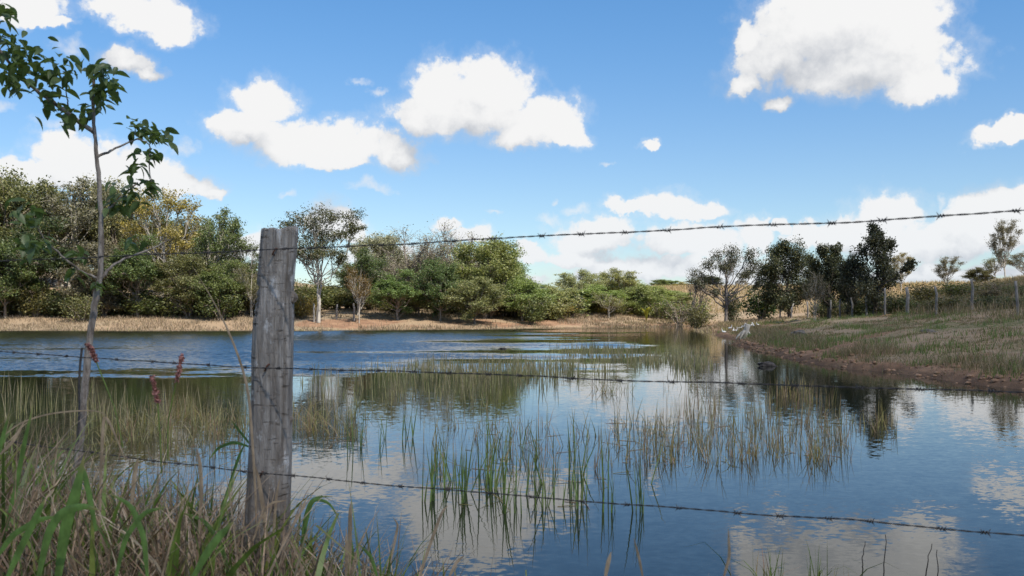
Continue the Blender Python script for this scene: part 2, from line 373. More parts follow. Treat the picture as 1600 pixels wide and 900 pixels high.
# ------------------------------------------------------------------ trees
def leaves_mesh(name, centres, size, r, up=.5, mat=None, aspect=.55):
    n = len(centres)
    nv = nrm(r.normal(size=(n, 3))*np.array([1, 1, .8])+np.array([0, 0, up]))
    a = nrm(np.cross(nv, nrm(r.normal(size=(n, 3))))); b = np.cross(nv, a)
    s = size*r.uniform(.35, 1.35, (n, 1))
    droop = nv*s*.18
    V = np.stack([centres-a*s*.5-droop, centres+b*s*.5*aspect, centres+a*s*.5-droop, centres-b*s*.5*aspect], 1).reshape(-1, 3)
    Q = np.arange(4*n).reshape(-1, 4)
    return mesh_np(name, V, Q, mat or M_LEAF)
def bez(a, c, b, n=7):
    t = np.linspace(0, 1, n)[:, None]; return a*(1-t)**2+2*c*t*(1-t)+b*t*t
def tree_data(seed, Ht, Wd, cb=.35, tr=.14, nc=16, tw=9, lv=32, ls=.16, squash=.75, shape='dome', trunks=1, lean=.05, bark=None, spread=.15, cr=.20, lo=.35, sides=5, pts=None):
    r = np.random.default_rng(seed); acc = Acc()
    rx, rz = Wd/2, Ht*(1-cb)/2; zc = Ht*(1+cb)/2
    cl = []; crs = []
    for q in (pts or []): cl.append(np.array(q[:3])); crs.append(q[3])
    while not pts and len(cl) < nc:
        p = r.uniform(-1, 1, 3); L = np.linalg.norm(p)
        if L > 1 or L < lo: continue
        if shape == 'umbrella' and p[2] < .1-.5*(1-abs(p[0])): continue
        if shape == 'cone' and np.hypot(p[0], p[1]) > .98-(p[2]+1)*.42: continue
        q = np.array([p[0]*rx*.86, p[1]*rx*.86, zc+p[2]*rz*.88])
        if any(np.linalg.norm((q-c)*[1, 1, 1.3]) < Wd*cr*.55 for c in cl) and r.random() < .8: continue
        cl.append(q)
    stems = []
    for k in range(trunks):
        off = np.array([r.normal(0, .12), r.normal(0, .12), 0])*(trunks > 1)
        top = np.array([r.normal(0, lean)*Ht+(k-(trunks-1)/2)*.16*Wd, r.normal(0, lean)*Ht, Ht*(.80 if shape != 'umbrella' else .72)])
        c = np.array([off[0]+r.normal(0, .04)*Ht, off[1]+r.normal(0, .04)*Ht, Ht*.45])
        P = bez(off, c, top, 12); P[1:-1] += r.normal(0, .012*Ht*.3, (10, 3))*[1, 1, 0]
        rad = tr*(1-np.linspace(0, 1, 12)*.86)/math.sqrt(trunks); rad[0] *= 1.35
        acc.add(*tube(P, rad, 7)); stems.append((P, rad))
    leafc = []
    for ci, c in enumerate(cl):
        P, rad = stems[r.integers(len(stems))]
        f = np.clip((c[2]/Ht)*r.uniform(.45, .8), cb*.6, .95); k = min(10, int(f*11)); s = P[k]
        ctrl = s*.45+c*.55+np.array([0, 0, (c[2]-s[2])*(-.15)+r.normal(0, .05)*Ht])+np.append(c[:2]-s[:2], 0)*.12
        L = bez(s, ctrl, c, 8); L[1:-1] += r.normal(0, .018*Wd, (6, 3))
        lr = np.linspace(rad[k]*.55, .018, 8); acc.add(*tube(L, lr, sides))
        R3 = np.array([1, 1, squash])*(crs[ci] if pts else Wd*cr*r.uniform(.75, 1.25))
        for j in range(tw):
            e = c+nrm(r.normal(size=3))*R3*r.uniform(.3, 1.0)
            s2 = L[r.integers(4, 8)]
            mid = (s2+e)/2+r.normal(0, .06*Wd*.5, 3)
            T = bez(s2, mid, e, 4); acc.add(*tube(T, [.022, .016, .011, .006], 3))
            m = r.poisson(lv)
            if m:
                f2 = r.uniform(.35, 1.1, (m, 1)); base = s2*(1-f2)**1+e*f2
                leafc.append(base+np.clip(r.normal(0, 1, (m, 3)), -1.5, 1.5)*R3*spread)
    LC = np.concatenate(leafc)
    if not pts: Ht = float(np.percentile(LC[:, 2], 99.3)); Wd = 2*float(np.percentile(np.hypot(LC[:, 0], LC[:, 1]), 97))
    trunk = acc.mesh('trunk', bark or M_BARK)
    crown = leaves_mesh('crown', np.concatenate(leafc) if leafc else np.zeros((1, 3)), ls, r)
    return trunk, crown, Ht, Wd
def put_tree(name, data, px, Y, top, width, color, label, group=None, rz=None, base=None, cat='tree', sink=.1):
    trunk, crown, Ht, Wd = data
    p = at(px, Y)
    z0 = p[2]-sink
    hgt = CZ-(top-YH)/F*Y-z0
    sx = width/F*Y/Wd; sz = hgt/Ht
    o = link(name, None, None, (p[0], p[1], z0), rz if rz is not None else random.uniform(0, 6.28), (sx, sx, sz))
    link('trunk', trunk, o); c = link('crown', crown, o); c.color = C4(color)
    tag(o, label, cat, group); return o
OL, GR, DK, YG, PL, BR, BG, GY = (.125,.125,.055), (.095,.125,.045), (.060,.080,.034), (.23,.195,.06), (.16,.175,.08), (.14,.12,.08), (.135,.165,.06), (.155,.15,.105)
M_GREYB = bark_mat('bark_grey', (.16, .135, .115), (.30, .26, .23))
A1 = tree_data(1, 10, 6.5, .18, .17, 32, 20, 40, .19)
A2 = tree_data(2, 10, 6.2, .30, .15, 28, 18, 36, .18, trunks=2, bark=M_PALE)
A3 = tree_data(3, 9, 6.0, .14, .14, 32, 19, 42, .19)
A4 = tree_data(4, 10, 7.0, .36, .15, 24, 16, 28, .17, squash=.5, bark=M_PALE, lo=.55, cr=.17)     # airy
A5 = tree_data(5, 8, 6.5, .08, .12, 34, 19, 42, .18)                                       # low, full
A6 = tree_data(6, 9, 7.0, .25, .15, 30, 26, 7, .13, bark=M_GREYB, cr=.20)   # nearly bare
A7 = tree_data(7, 8, 5.0, .30, .11, 20, 10, 24, .16, bark=M_PALE, trunks=2)
FT = 'trees of the wood along the far shore'
wood = [
 (A1,25,86,275,150,OL,'tall olive tree at the far left edge of the wood, highest crown there'),
 (A2,105,88,284,140,GY,'grey-olive tree whose crown rises left of the sapling stem'),
 (A1,180,90,290,110,PL,'pale green tall tree just right of the sapling stem'),
 (A4,250,87,298,130,YG,'airy yellow-leaved tree with branches showing against the cloud'),
 (A2,336,83,331,86,GR,'green tree with a leaning dark limb right of the yellow tree'),
 (A4,372,84,372,70,GR,'small airy green tree just left of the weathered post'),
 (A3,62,81,345,130,DK,'dark green middle-height tree left of the sapling'),
 (A5,150,80,378,110,BR,'brownish low tree behind the lower fork of the sapling'),
 (A3,216,80,372,100,GR,'green middle-height tree below the yellow tree'),
 (A5,290,80,398,100,OL,'olive low tree below the leaning-limbed tree'),
 (A3,352,79,410,90,BG,'brighter green low tree left of the post near its top wire'),
 (A5,8,79,385,110,GR,'green low tree cut by the left picture edge'),
 (A7,392,79,418,60,OL,'slim olive tree partly hidden by the left side of the post'),
 (A2,300,94,345,100,OL,'olive tree deep in the wood behind the leaning-limbed tree'),
 (A3,-60,84,300,140,OL,'olive tree beyond the left picture edge'),
 (A2,562,82,392,84,DK,'dark green tree just right of the two pale trunks'),
 (A6,640,92,360,150,GY,'nearly bare brown-twigged tree under the top wire'),
 (A6,700,94,353,130,GY,'tallest bare twiggy tree in the middle of the wood'),
 (A1,590,94,368,90,GY,'grey-green crown showing above the bare trees on their left'),
 (A3,622,81,424,84,GR,'green low tree in front of the bare twiggy trees'),
 (A5,688,82,408,90,DK,'dark green tree at the foot of the tallest bare tree'),
 (A1,757,86,377,116,BG,'bright green rounded tree at the right end of the tall wood'),
 (A3,796,91,392,76,BG,'green tree at the right shoulder of the bright rounded tree'),
 (A5,742,81,436,96,OL,'olive low tree in front of the bright rounded tree'),
 (A5,815,86,438,96,BG,'low green tree where the wood drops towards the gap'),
 (A3,655,84,440,70,OL,'small olive tree left of the dark green one at the shore'),
 (A5,862,92,449,90,PL,'pale yellowish-green low tree at the start of the far trees'),
 (A2,905,102,423,80,PL,'airy pale tree, left of the two highest far trees'),
 (A2,972,106,421,76,PL,'airy pale green tree, right of the two highest far trees'),
 (A3,935,98,446,84,BG,'green tree between and below the two airy far trees'),
 (A5,1005,100,446,80,BG,'green rounded tree right of the airy far trees'),
 (A5,882,94,462,70,GR,'small green tree low on the far shore below the airy tree'),
 (A5,845,90,470,70,BG,'lowest bright green tree beside the gap in the wood'),
 (A1,1031,150,437,30,GR,'narrow dark far tree left of its twin on the field edge'),
 (A1,1047,152,438,36,GR,'narrow far green tree, middle one on the field edge'),
 (A3,1064,150,441,34,YG,'small yellowish far tree, right one on the field edge'),
 (A5,915,108,442,90,BG,'fresh green tree filling the band behind the left airy far tree'),
 (A5,960,110,440,90,GR,'green tree filling the band between the two airy far trees'),
 (A3,1022,108,448,70,BG,'fresh green tree at the right end of the far green band'),
 (A5,1056,112,455,66,PL,'low pale green tree where the far green band meets the field'),
 (A3,838,96,446,80,GR,'green tree just right of the gap in the wood'),
 (A7,950,95,456,60,OL,'small tree with pale forked trunk at the far water edge'),
]
for (d, px, Y, top, w, c, lab) in wood:
    jit = 1+rng.normal(0, .035, 3)+rng.normal(0, .06)
    put_tree('woodland_tree', d, px, Y, top, w, tuple(np.array(c)*jit*[.93, 1.0, 1.0]*(2.05 if px > 540 else 1.45)), lab, FT)
LAND = [(0,'left picture edge'),(60,'dark green tree'),(150,'sapling stem'),(245,'yellow-leaved tree'),(335,'leaning-limbed tree'),(420,'weathered post'),(495,'two pale trunks'),(560,'slender orange-tinged tree'),(640,'bare brown-twigged tree'),(700,'tallest bare tree'),(757,'bright rounded tree'),(820,'gap in the wood'),(905,'left airy far tree'),(972,'right airy far tree'),(1040,'far field edge')]
CN = {OL: 'olive', GR: 'green', DK: 'dark green', YG: 'yellowish', PL: 'pale green', BR: 'brownish', BG: 'bright green', GY: 'grey-green'}
used_labels = set()
def land_label(fmt, px, c, keys):
    """label by colour and nearest landmark; moves on to another colour when that pair is taken"""
    lm = min(LAND, key=lambda q: abs(q[0]-px)); side = 'just left of' if px < lm[0]-9 else 'just right of' if px > lm[0]+9 else 'straight below'
    for k in [c]+[q for q in keys if q != c]:
        lab = fmt % (CN[k], side, lm[1])
        if lab not in used_labels: used_labels.add(lab); return lab, k
    return lab, c
BACK = [OL, GR, GY, DK, BR, PL]
for k in range(22):
    px = -30+k*40+rng.normal(0, 8); Y = 98+6*rng.random()+max(0, (px-500)/60)
    top = np.interp(px, [0, 180, 300, 400, 440, 520, 600, 700, 800, 860], [318, 325, 372, 418, 452, 452, 404, 398, 430, 460])+rng.normal(0, 6)
    lab, c = land_label('%s back-row tree of the wood, %s the %s', px, BACK[k % 6] if px < 640 else [BG, PL, GR][k % 3], BACK+[BG])
    lab = lab.replace('straight below', 'behind')
    put_tree('woodland_tree', [A1, A3, A5, A2][k % 4], px, Y, top, 92+20*rng.random(), tuple(np.array(c)*(1.8 if px > 540 else 1.3)), lab, FT)
# single trees
def px_tree(name, seed, px, by, Y, pads, color, label, rz=0, pk=1.3, **kw):
    k = Y/F; r = np.random.default_rng(seed+500); xs = [p[0] for p in pads]; Wd = (max(xs)-min(xs))*k+1
    pts = [((x-px)*k, r.uniform(-.3, .3)*Wd, (by-y)*k, rr*k*pk) for (x, y, rr) in pads]
    d = tree_data(seed, (by-min(p[1]-p[2]*.6 for p in pads))*k, Wd, pts=pts, **kw)
    g = at(px, Y); o = link(name, None, None, (g[0], g[1], CZ-(by-YH)/F*Y-.05), 0)
    o.location.z = min(o.location.z, g[2]-.02); link('trunk', d[0], o); c = link('crown', d[1], o); c.color = C4(color); tag(o, label, 'tree')
px_tree('twin_trunk_tree', 20, 497, 503, 77, [(452,352,20),(470,340,24),(496,334,24),(520,338,22),(548,334,20),(468,372,26),(500,362,26),(530,366,24),(555,352,14),(478,400,18),(512,392,24),(460,388,18),(538,396,16),(448,366,14),(490,348,24),(505,378,28),(486,388,24)],
   (.085,.10,.048), 'tall flat-topped tree with two pale trunks right of the post', cb=.5, tr=.17, tw=17, lv=46, ls=.15, squash=.42, trunks=2, bark=M_PALE, lean=.015, spread=.2)
put_tree('slender_tree', A7, 560, 78, 415, 50, (.16,.11,.03), 'slender tree with orange-tinged leaves right of the two pale trunks')
put_tree('bare_tree', tree_data(22, 4.2, 3.2, .35, .09, 12, 14, 1, .08, cr=.22), 1087, 84, 440, 56, BR, 'small leafless tree left of the sparse-crowned bank tree')
px_tree('sparse_tree', 23, 1133, 497, 85, [(1080,424,11),(1092,412,13),(1106,398,13),(1112,420,12),(1124,384,14),(1128,402,12),(1140,378,13),(1152,390,13),(1166,384,13),(1178,396,14),(1172,412,13),(1156,412,11),(1186,410,8),(1096,432,10),(1142,400,10),(1112,440,9),(1180,424,8)],
   (.070,.082,.052), 'open-crowned bank tree with single grey trunk, left of the dark trees', cb=.45, tr=.17, tw=17, lv=34, ls=.14, spread=.22, squash=.7, bark=bark_mat('bark_greybrown', (.13,.115,.105), (.25,.22,.20)), lean=.01)
px_tree('dark_tree', 24, 1230, 489, 74, [(1200,402,15),(1212,384,14),(1222,374,10),(1236,380,16),(1252,398,16),(1226,406,20),(1204,430,18),(1242,422,20),(1266,412,12),(1216,446,17),(1240,450,17),(1256,440,16),(1195,416,10),(1226,462,12),(1268,432,11),(1202,452,10)],
   (.065,.080,.044), 'broad dense dark tree on the bank, leftmost of the dark group', cb=.2, tr=.15, tw=18, lv=95, ls=.14, spread=.27, squash=.85, bark=M_DARKB, trunks=2, lean=.02)
px_tree('dark_tree', 25, 1295, 484, 65, [(1272,392,11),(1280,376,9),(1292,392,14),(1300,374,9),(1308,388,10),(1296,412,16),(1282,416,14),(1312,410,12),(1304,432,15),(1284,438,14),(1318,432,12),(1296,450,12),(1316,446,9),(1275,430,11)],
   (.066,.080,.046), 'dense dark tree in the middle of the dark bank group', cb=.2, tr=.13, tw=17, lv=84, ls=.13, spread=.27, squash=.85, bark=M_DARKB, lean=.02)
px_tree('dark_tree', 26, 1366, 480, 57, [(1362,346,7),(1352,362,9),(1366,364,10),(1384,352,6),(1388,368,8),(1346,380,11),(1366,386,13),(1384,388,10),(1336,398,11),(1356,402,13),(1376,408,13),(1398,408,9),(1412,398,7),(1330,418,11),(1350,424,13),(1372,428,13),(1392,424,10),(1408,420,8),(1338,438,10),(1360,442,12),(1382,444,11),(1326,404,8)],
   (.068,.078,.050), 'tallest pointed dark bank tree, rightmost of the dark group', pk=1.55, cb=.15, tr=.12, tw=15, lv=48, ls=.135, spread=.27, squash=.9, bark=M_DARKB, lean=.01)
put_tree('small_tree', A7, 1273, 62, 425, 44, (.09,.085,.055), 'thin brown-stemmed young tree in front of the dark trees')
put_tree('small_tree', A5, 1331, 61, 402, 40, (.042,.05,.03), 'low dark tree filling the gap beside the tallest dark tree')
FK = 'small trees on the skyline'
for (d, px, Y, top, w, c, lab) in [
 (A4,1483,96,401,42,GY,'small airy round tree alone on the skyline right of the dark trees'),
 (A5,1530,92,419,46,OL,'low bush-like tree on the skyline between two airy trees'),
 (A4,1572,88,344,46,GY,'tall thin-stemmed tree on the skyline at the right'),
 (A7,1556,92,395,44,PL,'low pale tree at the foot of the tall thin skyline tree'),
 (A4,1602,92,393,56,GY,'pale airy tree cut by the right picture edge'),
 (A4,1408,104,396,42,YG,'pale yellow-green tree peeping out behind the tallest dark tree'),
 (A5,1104,140,432,60,DK,'dark far tree behind the trunk of the open-crowned tree'),
 (A4,1160,150,438,24,GY,'tiny pale far tree right of the open-crowned trunk')]:
    put_tree('skyline_tree', d, px, Y, top, w, c, lab, FK)

# ------------------------------------------------------------------ shrubs
def shrub_data(seed, n=1500, ls=.11, stems=9, h=1.0, w=1.0, bare=False):
    r = np.random.default_rng(seed); acc = Acc(); pts = []
    for k in range(stems):
        a = r.uniform(0, 6.28); q = r.uniform(.15, .5)*w
        e = np.array([math.cos(a)*q, math.sin(a)*q, h*r.uniform(.5, .95)])
        P = bez(np.array([e[0]*.12, e[1]*.12, 0]), np.array([e[0]*.3, e[1]*.3, e[2]*.6]), e, 6)
        acc.add(*tube(P, np.linspace(.02, .006, 6), 4))
        for j in range(5):
            s = P[r.integers(2, 6)]; e2 = s+nrm(r.normal(size=3)+[0, 0, .3])*r.uniform(.1, .3)*w
            acc.add(*tube(bez(s, (s+e2)/2+r.normal(0, .03, 3), e2, 4), [.009, .007, .005, .003], 3))
            m = max(1, n//(stems*5)); pts.append(e2+r.normal(0, .11*w, (m, 3)))
    pts = np.concatenate(pts); pts[:, 2] = np.abs(pts[:, 2])
    return acc.mesh('stems', M_BARK), leaves_mesh('foliage', pts, ls, r, .6)
SH = [shrub_data(40+k, [2600, 2200, 500][k % 3], .075, 10+k) for k in range(6)]
def put_shrub(px, Y, top, w, c, lab, grp=None, k=0, name='shrub'):
    p = at(px, Y); h = max(.25, CZ-(top-YH)/F*Y-p[2]); s = w/F*Y
    o = link(name, None, None, (p[0], p[1], p[2]-.03), random.uniform(0, 6.28), (s, s, h))
    link('stems', SH[k % 6][0], o); f = link('foliage', SH[k % 6][1], o); f.color = C4(c); tag(o, lab, 'shrub', grp); return o
G1 = 'undergrowth shrubs along the far wood edge'; KEYS = [OL, GR, BR, PL, DK, BG, GY, YG]
for k in range(66):
    px = -30+k*14.2+rng.normal(0, 4); Y = 79.5+3.5*rng.random()+max(0, (px-460)/45)
    if 470 < px < 760: Y += 3
    lab, c = land_label('%s shrub at the wood edge, %s the %s', px, KEYS[k % 6], KEYS)
    put_shrub(px, Y, 450+20*rng.random(), 46+26*rng.random(), tuple(np.array(c)*(1.6 if px > 540 else 1.2)), lab, G1, k)
for k in range(16):
    px = 880+k*13.5+rng.normal(0, 3)
    lab, c = land_label('%s shrub beyond the pond end, %s the %s', px, [BG, OL, PL, GR, YG][k % 5], KEYS); c_ = c
    put_shrub(px, 97+3*rng.random(), 468+14*rng.random(), 40+14*rng.random(), tuple(np.array(c)*1.7), lab, 'shrubs at the far end of the pond', k)
put_shrub(130, 77, 462, 50, PL, 'pale green bush on the dry shore behind the sapling', k=1)
put_shrub(345, 77.5, 452, 60, GR, 'rounded green bush on the dry shore left of the post', k=0)
put_shrub(476, 80, 464, 36, (.28,.22,.06), 'yellow dry bush between the post and the two pale trunks', k=1)
put_shrub(484, 86, 440, 60, PL, 'pale green bush seen through the gap right of the post', k=0)
put_shrub(830, 83.5, 468, 46, BG, 'bright green bush hanging over the shore below the gap', k=0)
put_shrub(865, 90, 474, 60, YG, 'yellowish bush on the far shore right of the gap', k=1)
put_shrub(1190, 79, 453, 56, (.035,.065,.018), 'dense bright green bush left of the dark bank trees', k=0)
put_shrub(1146, 88, 455, 28, DK, 'dark spiky bush touching the trunk of the open-crowned tree', k=1)
put_shrub(1062, 92, 468, 48, BR, 'grey twiggy leafless bush left of the leafless tree', k=2)
put_shrub(1095, 80, 480, 40, OL, 'low olive bush at the foot of the leafless tree', k=1)
ORD = ['first','second','third','fourth','fifth','sixth','seventh','eighth','ninth','tenth','eleventh','twelfth','thirteenth','fourteenth','fifteenth','sixteenth']
for k in range(16):
    px = 1290+k*20.5+rng.normal(0, 5); Y = 21.9*F/(px-800)*(.98+.05*rng.random())
    put_shrub(px, Y, 461+13*rng.random(), 46+26*rng.random(), [DK, OL, DK, GR][k % 4], 'low bush along the far fence, %s from the left' % ORD[k], 'bushes along the far fence', k)

for k, (px, Y, top, w, c, lab) in enumerate([(1450,62,446,50,OL,'olive weed bush on the hillside behind the fifth fence post'),(1505,60,442,60,GR,'green bush on the hillside left of the skyline trees'),(1560,58,436,70,OL,'olive bush high on the hillside under the tall thin skyline tree'),(1595,50,446,60,GR,'green bush on the hillside at the right picture edge'),(1540,50,452,50,BR,'brown weed bush low on the hillside at the right'),(1425,70,450,40,YG,'yellowish weed bush on the hillside right of the tallest dark tree')]):
    put_shrub(px, Y, top, w, c, lab, 'bushes on the hillside', k)
# palm-like plant at the far shore
def fan_plant(px, Y, top, c):
    p = at(px, Y); h = CZ-(top-YH)/F*Y-p[2]; o = link('palm_plant', None, None, p)
    m = leaf_mat('palm_leaf', [c, tuple(np.array(c)*1.5)], use_obj=False)
    for k in range(9):
        a = k*2.4; e = np.array([math.cos(a)*.45*h, math.sin(a)*.45*h, h*random.uniform(.55, 1)])
        P = bez(np.zeros(3), np.array([e[0]*.3, e[1]*.3, h*.9]), e, 7); sd = np.array([-math.sin(a), math.cos(a), 0])
        w = (.10*h*np.sin(np.linspace(.25, 3.0, 7)))[:, None]
        V = np.concatenate([P-sd*w, P+sd*w]); Q = [[i, i+1, i+8, i+7] for i in range(6)]
        link('frond', mesh_np('frond', V, Q, m), o)
    tag(o, 'small yellow-green palm-like plant at the far water edge', 'plant')
fan_plant(1010, 95, 477, (.22, .22, .03))

# ------------------------------------------------------------------ blades of grass and reeds
def blades(root, h, w, az, lean, curl, segs=3, r=None):
    """ribbon blades; returns verts, quads, t"""
    n = len(root); t = np.linspace(0, 1, segs+1)
    dirv = np.stack([np.cos(az), np.sin(az), 0*az], -1)
    face = (r or rng).uniform(0, 2*pi, n); side = np.stack([np.cos(face), np.sin(face), 0*face], -1)
    off = lean[:, None]*t[None]+curl[:, None]*t[None]**2.4
    zz = np.sqrt(np.maximum(0.04, 1-np.minimum(off, .98)**2*.55))*t[None]-np.maximum(0, off-.7)*.5*t[None]
    P = root[:, None]+dirv[:, None]*(off*h[:, None])[..., None]+np.array([0, 0, 1.])*(zz*h[:, None])[..., None]
    ww = w[:, None]*np.array([(1-tt**2.2)*.92+.08 for tt in t])[None]*.5
    V = np.stack([P-side[:, None]*ww[..., None], P+side[:, None]*ww[..., None]], 2)   # n,segs+1,2,3
    base = (np.arange(n)*(segs+1)*2)[:, None]; k = np.arange(segs)[None]*2
    Q = np.stack([base+k, base+k+1, base+k+3, base+k+2], -1).reshape(-1, 4)
    return V.reshape(-1, 3), Q, np.broadcast_to(t[None, :, None], (n, segs+1, 2)).reshape(-1)
def grass_obj(name, root, h, w, mat, label, lean=(.0, .35), curl=(0, .4), segs=3):
    n = len(root); 
    V, Q, tt = blades(root, h, w, rng.uniform(0, 2*pi, n), rng.uniform(*lean, n), rng.uniform(*curl, n), segs)
    o = link(name, mesh_np(name, V, Q, mat, False, {'t': tt})); tag(o, label, 'grass', kind='stuff'); return o
M_DRY = leaf_mat('dry_grass', [(.21,.16,.11), (.28,.215,.15), (.34,.265,.19), (.24,.18,.13), (.18,.17,.09)], .25, .7, False)
M_STRAW = leaf_mat('golden_grass', [(.40,.30,.17), (.50,.39,.24), (.44,.33,.19), (.36,.31,.16)], .3, .7, False)
M_MIXG = leaf_mat('bank_grass', [(.16,.16,.065), (.27,.205,.13), (.35,.255,.18), (.15,.16,.06), (.30,.215,.145)], .3, .65, False)
M_LUSH = leaf_mat('lush_grass', [(.11,.18,.04), (.16,.23,.065), (.20,.21,.08)], .35, .55, False)
M_REED = leaf_mat('reed', [(.38,.34,.14), (.46,.37,.20), (.30,.31,.11), (.52,.41,.26)], .25, .5, False, attr=(.45, 1.0, (.46,.34,.22), .8))
M_REEDG = leaf_mat('reed_green', [(.11,.20,.05), (.17,.26,.065), (.24,.28,.09)], .25, .45, False, attr=(.6, 1.0, (.36,.24,.12), .8))
M_REEDB = leaf_mat('reed_brown', [(.40,.24,.16), (.50,.32,.20), (.42,.32,.12), (.33,.29,.09), (.58,.42,.29)], .25, .6, False)
def scatter(n, x0, x1, y0, y1, keep):
    x = rng.uniform(x0, x1, n); y = rng.uniform(y0, y1, n); d = shore_d(x, y)
    k = keep(x, y, d); x, y, d = x[k], y[k], d[k]
    return x, y, d, np.stack([x, y, H(x, y, d)-.01], -1)
u = lambda n, a, b: rng.uniform(a, b, n)
# pale dry fringe on the far shore
x, y, d, p = scatter(150000, -50, 21, 68, 104, lambda x, y, d: (d > -.9) & (d < 11) & (np.abs(x/y) < .56) & (rng.random(len(x)) < np.where(d < 1.2, 1, .75)*np.where((x > -17) & (x < 4) & (d > 1.0) & (d < 6), .05, sst(.34, .5, fbm(x*.4, y*.4, 55)))))
n = len(x); p[:, 2] = np.maximum(p[:, 2], -.12)
grass_obj('dry_shore_grass', p, u(n, .10, .34)*(.5+1.0*fbm(x*.3, y*.3, 50)), u(n, .025, .05), M_DRY, 'dry tan grass fringing the far shore of the pond')
x, y, d, p = scatter(26000, -50, 20, 68, 98, lambda x, y, d: (d > -1.0) & (d < .25) & (np.abs(x/y) < .56))
n = len(x); p[:, 2] = np.maximum(p[:, 2], -.15)
grass_obj('waterline_grass', p, u(n, .12, .30), u(n, .03, .05), M_REED, 'yellow-green grass along the far waterline')
# right bank: short grazed turf with clumps at the edge
x, y, d, p = scatter(330000, 8, 24, 14, 97, lambda x, y, d: (d > -.05) & (d < 10.5) & (x/y < .56) & (rng.random(len(x)) < np.clip(sst(.46, .62, fbm(x*.55, y*.55, 60))*1.0+sst(.4, .9, d)*sst(2.6, 1.2, d)*sst(.38, .52, fbm(x*.5, y*.5, 61)), .025, 1)*np.where(d < .5, .25, 1)*np.clip(30/y, .3, 1)))
n = len(x); tall = sst(.3, 1.0, d)*sst(3.4, 1.4, d)*sst(.40, .55, fbm(x*.5, y*.5, 61))
grass_obj('bank_grass', p, u(n, .03, .11)+tall*u(n, .06, .36), u(n, .010, .022)*np.clip(y/28, .8, 2.4), M_MIXG, 'short grazed grass on the right-hand bank', segs=2)
x, y, d, p = scatter(60000, 8, 22, 15, 70, lambda x, y, d: (d > .25) & (d < 10) & (fbm(x*.8, y*.8, 70) > .615-.045*(d < 2.5)) & (x/y < .56))
n = len(x); grass_obj('green_tufts', p, u(n, .10, .30), u(n, .012, .024), M_LUSH, 'fresh green grass tufts scattered over the bank', segs=2)
# hillside beyond the fence
x, y, d, p = scatter(260000, 14, 75, 30, 190, lambda x, y, d: (d > 9.3) & (x/y < .58) & (x/y > .10) & (rng.random(len(x)) < np.clip(60/y, .25, 1)) & (rng.random(len(x)) < sst(48, 28, d)+.15))
gold = sst(.0, 1, (y-78)/25+(fbm(x*.12, y*.12, 80)-.5)*2.0+(d-20)/60)
sel = rng.random(len(x)) < gold
for nm, s_, mt, lab in (('golden_field_grass', sel, M_STRAW, 'golden dry grass over the sunlit field and ridge'), ('hillside_grass', ~sel, M_MIXG, 'rough green and brown grass on the hillside behind the far fence')):
    q = p[s_]; n = len(q); k = np.clip(q[:, 1]/55, .8, 2.2)
    grass_obj(nm, q, u(n, .25, .65), u(n, .02, .04)*k, mt, lab)

# ------------------------------------------------------------------ reeds
def reed_pts(poly_rows):
    out = []
    for (x0, x1, y0, y1, n, clump) in poly_rows:
        k = max(1, n//clump); cx = rng.uniform(x0, x1, k); cyy = rng.uniform(y0, y1, k)
        m = rng.poisson(clump, k).clip(1)
        X = np.repeat(cx, m); Yp = np.repeat(cyy, m); Y = CZ*F/(Yp-YH); Xw = (X-800)/F*Y
        out.append(np.stack([Xw+rng.normal(0, .10, len(X)), Y+rng.normal(0, .12, len(X)), 0*X-.05], -1))
    return np.concatenate(out)
def reed_bed(rows, hh, ww, mat, name, label):
    p = reed_pts(rows); n = len(p)
    V, Q, t = blades(p, u(n, *hh), u(n, *ww)*np.clip(p[:, 1]/14, .8, 2), u(n, 0, 6.28), np.abs(rng.normal(0, .10, n)), np.abs(rng.normal(0, .05, n)), 3)
    tag(link(name, mesh_np(name, V, Q, mat, False, {'t': t})), label, 'reeds', kind='stuff')
reed_bed([(470,900,585,612,240,4),(640,900,568,592,620,5),(560,760,578,606,240,5),(760,960,574,586,260,5),(500,800,612,640,160,4)], (.18,.50), (.008,.014), M_REED, 'far_reeds', 'thin yellow-green reeds in the middle of the pond')
reed_bed([(880,1110,548,564,620,6),(980,1100,560,574,330,6),(860,1000,543,550,160,5),(1060,1130,570,590,50,3)], (.15,.38), (.010,.016), M_REED, 'far_bed_reeds', 'pale reed bed off the point of the right bank')
reed_bed([(0,210,612,660,130,5),(120,480,640,680,210,7)], (.22,.58), (.008,.013), M_REED, 'sparse_reeds', 'sparse upright reeds in dark water left of the post')
def clump_mesh(seed, n, hh, ww, mat, spread, bent=.15):
    r = np.random.default_rng(seed); a = r.uniform(0, 6.28, n); q = np.abs(r.normal(0, spread, n))
    root = np.stack([np.cos(a)*q, np.sin(a)*q, np.full(n, -.06)], -1)
    V, Q, t = blades(root, r.uniform(*hh, n), r.uniform(*ww, n), r.uniform(0, 6.28, n), np.abs(r.normal(0, .19, n)), np.where(r.random(n) < bent, r.uniform(.4, 1.3, n), np.abs(r.normal(0, .05, n))), 4, r)
    return mesh_np('reed_clump', V, Q, mat, False, {'t': t})
CG_ = [clump_mesh(100+k, 3+k % 4, (.28, .56), (.009, .015), M_REEDG, .05, .06) for k in range(8)]
CB_ = [clump_mesh(120+k, 8+k % 6, (.08, .38), (.005, .010), M_REEDB, .08, .26) for k in range(10)]
CM_ = [clump_mesh(140+k, 11+k % 6, (.12, .50), (.006, .012), [M_REED, M_REEDB][k % 2], .11, .32) for k in range(8)]
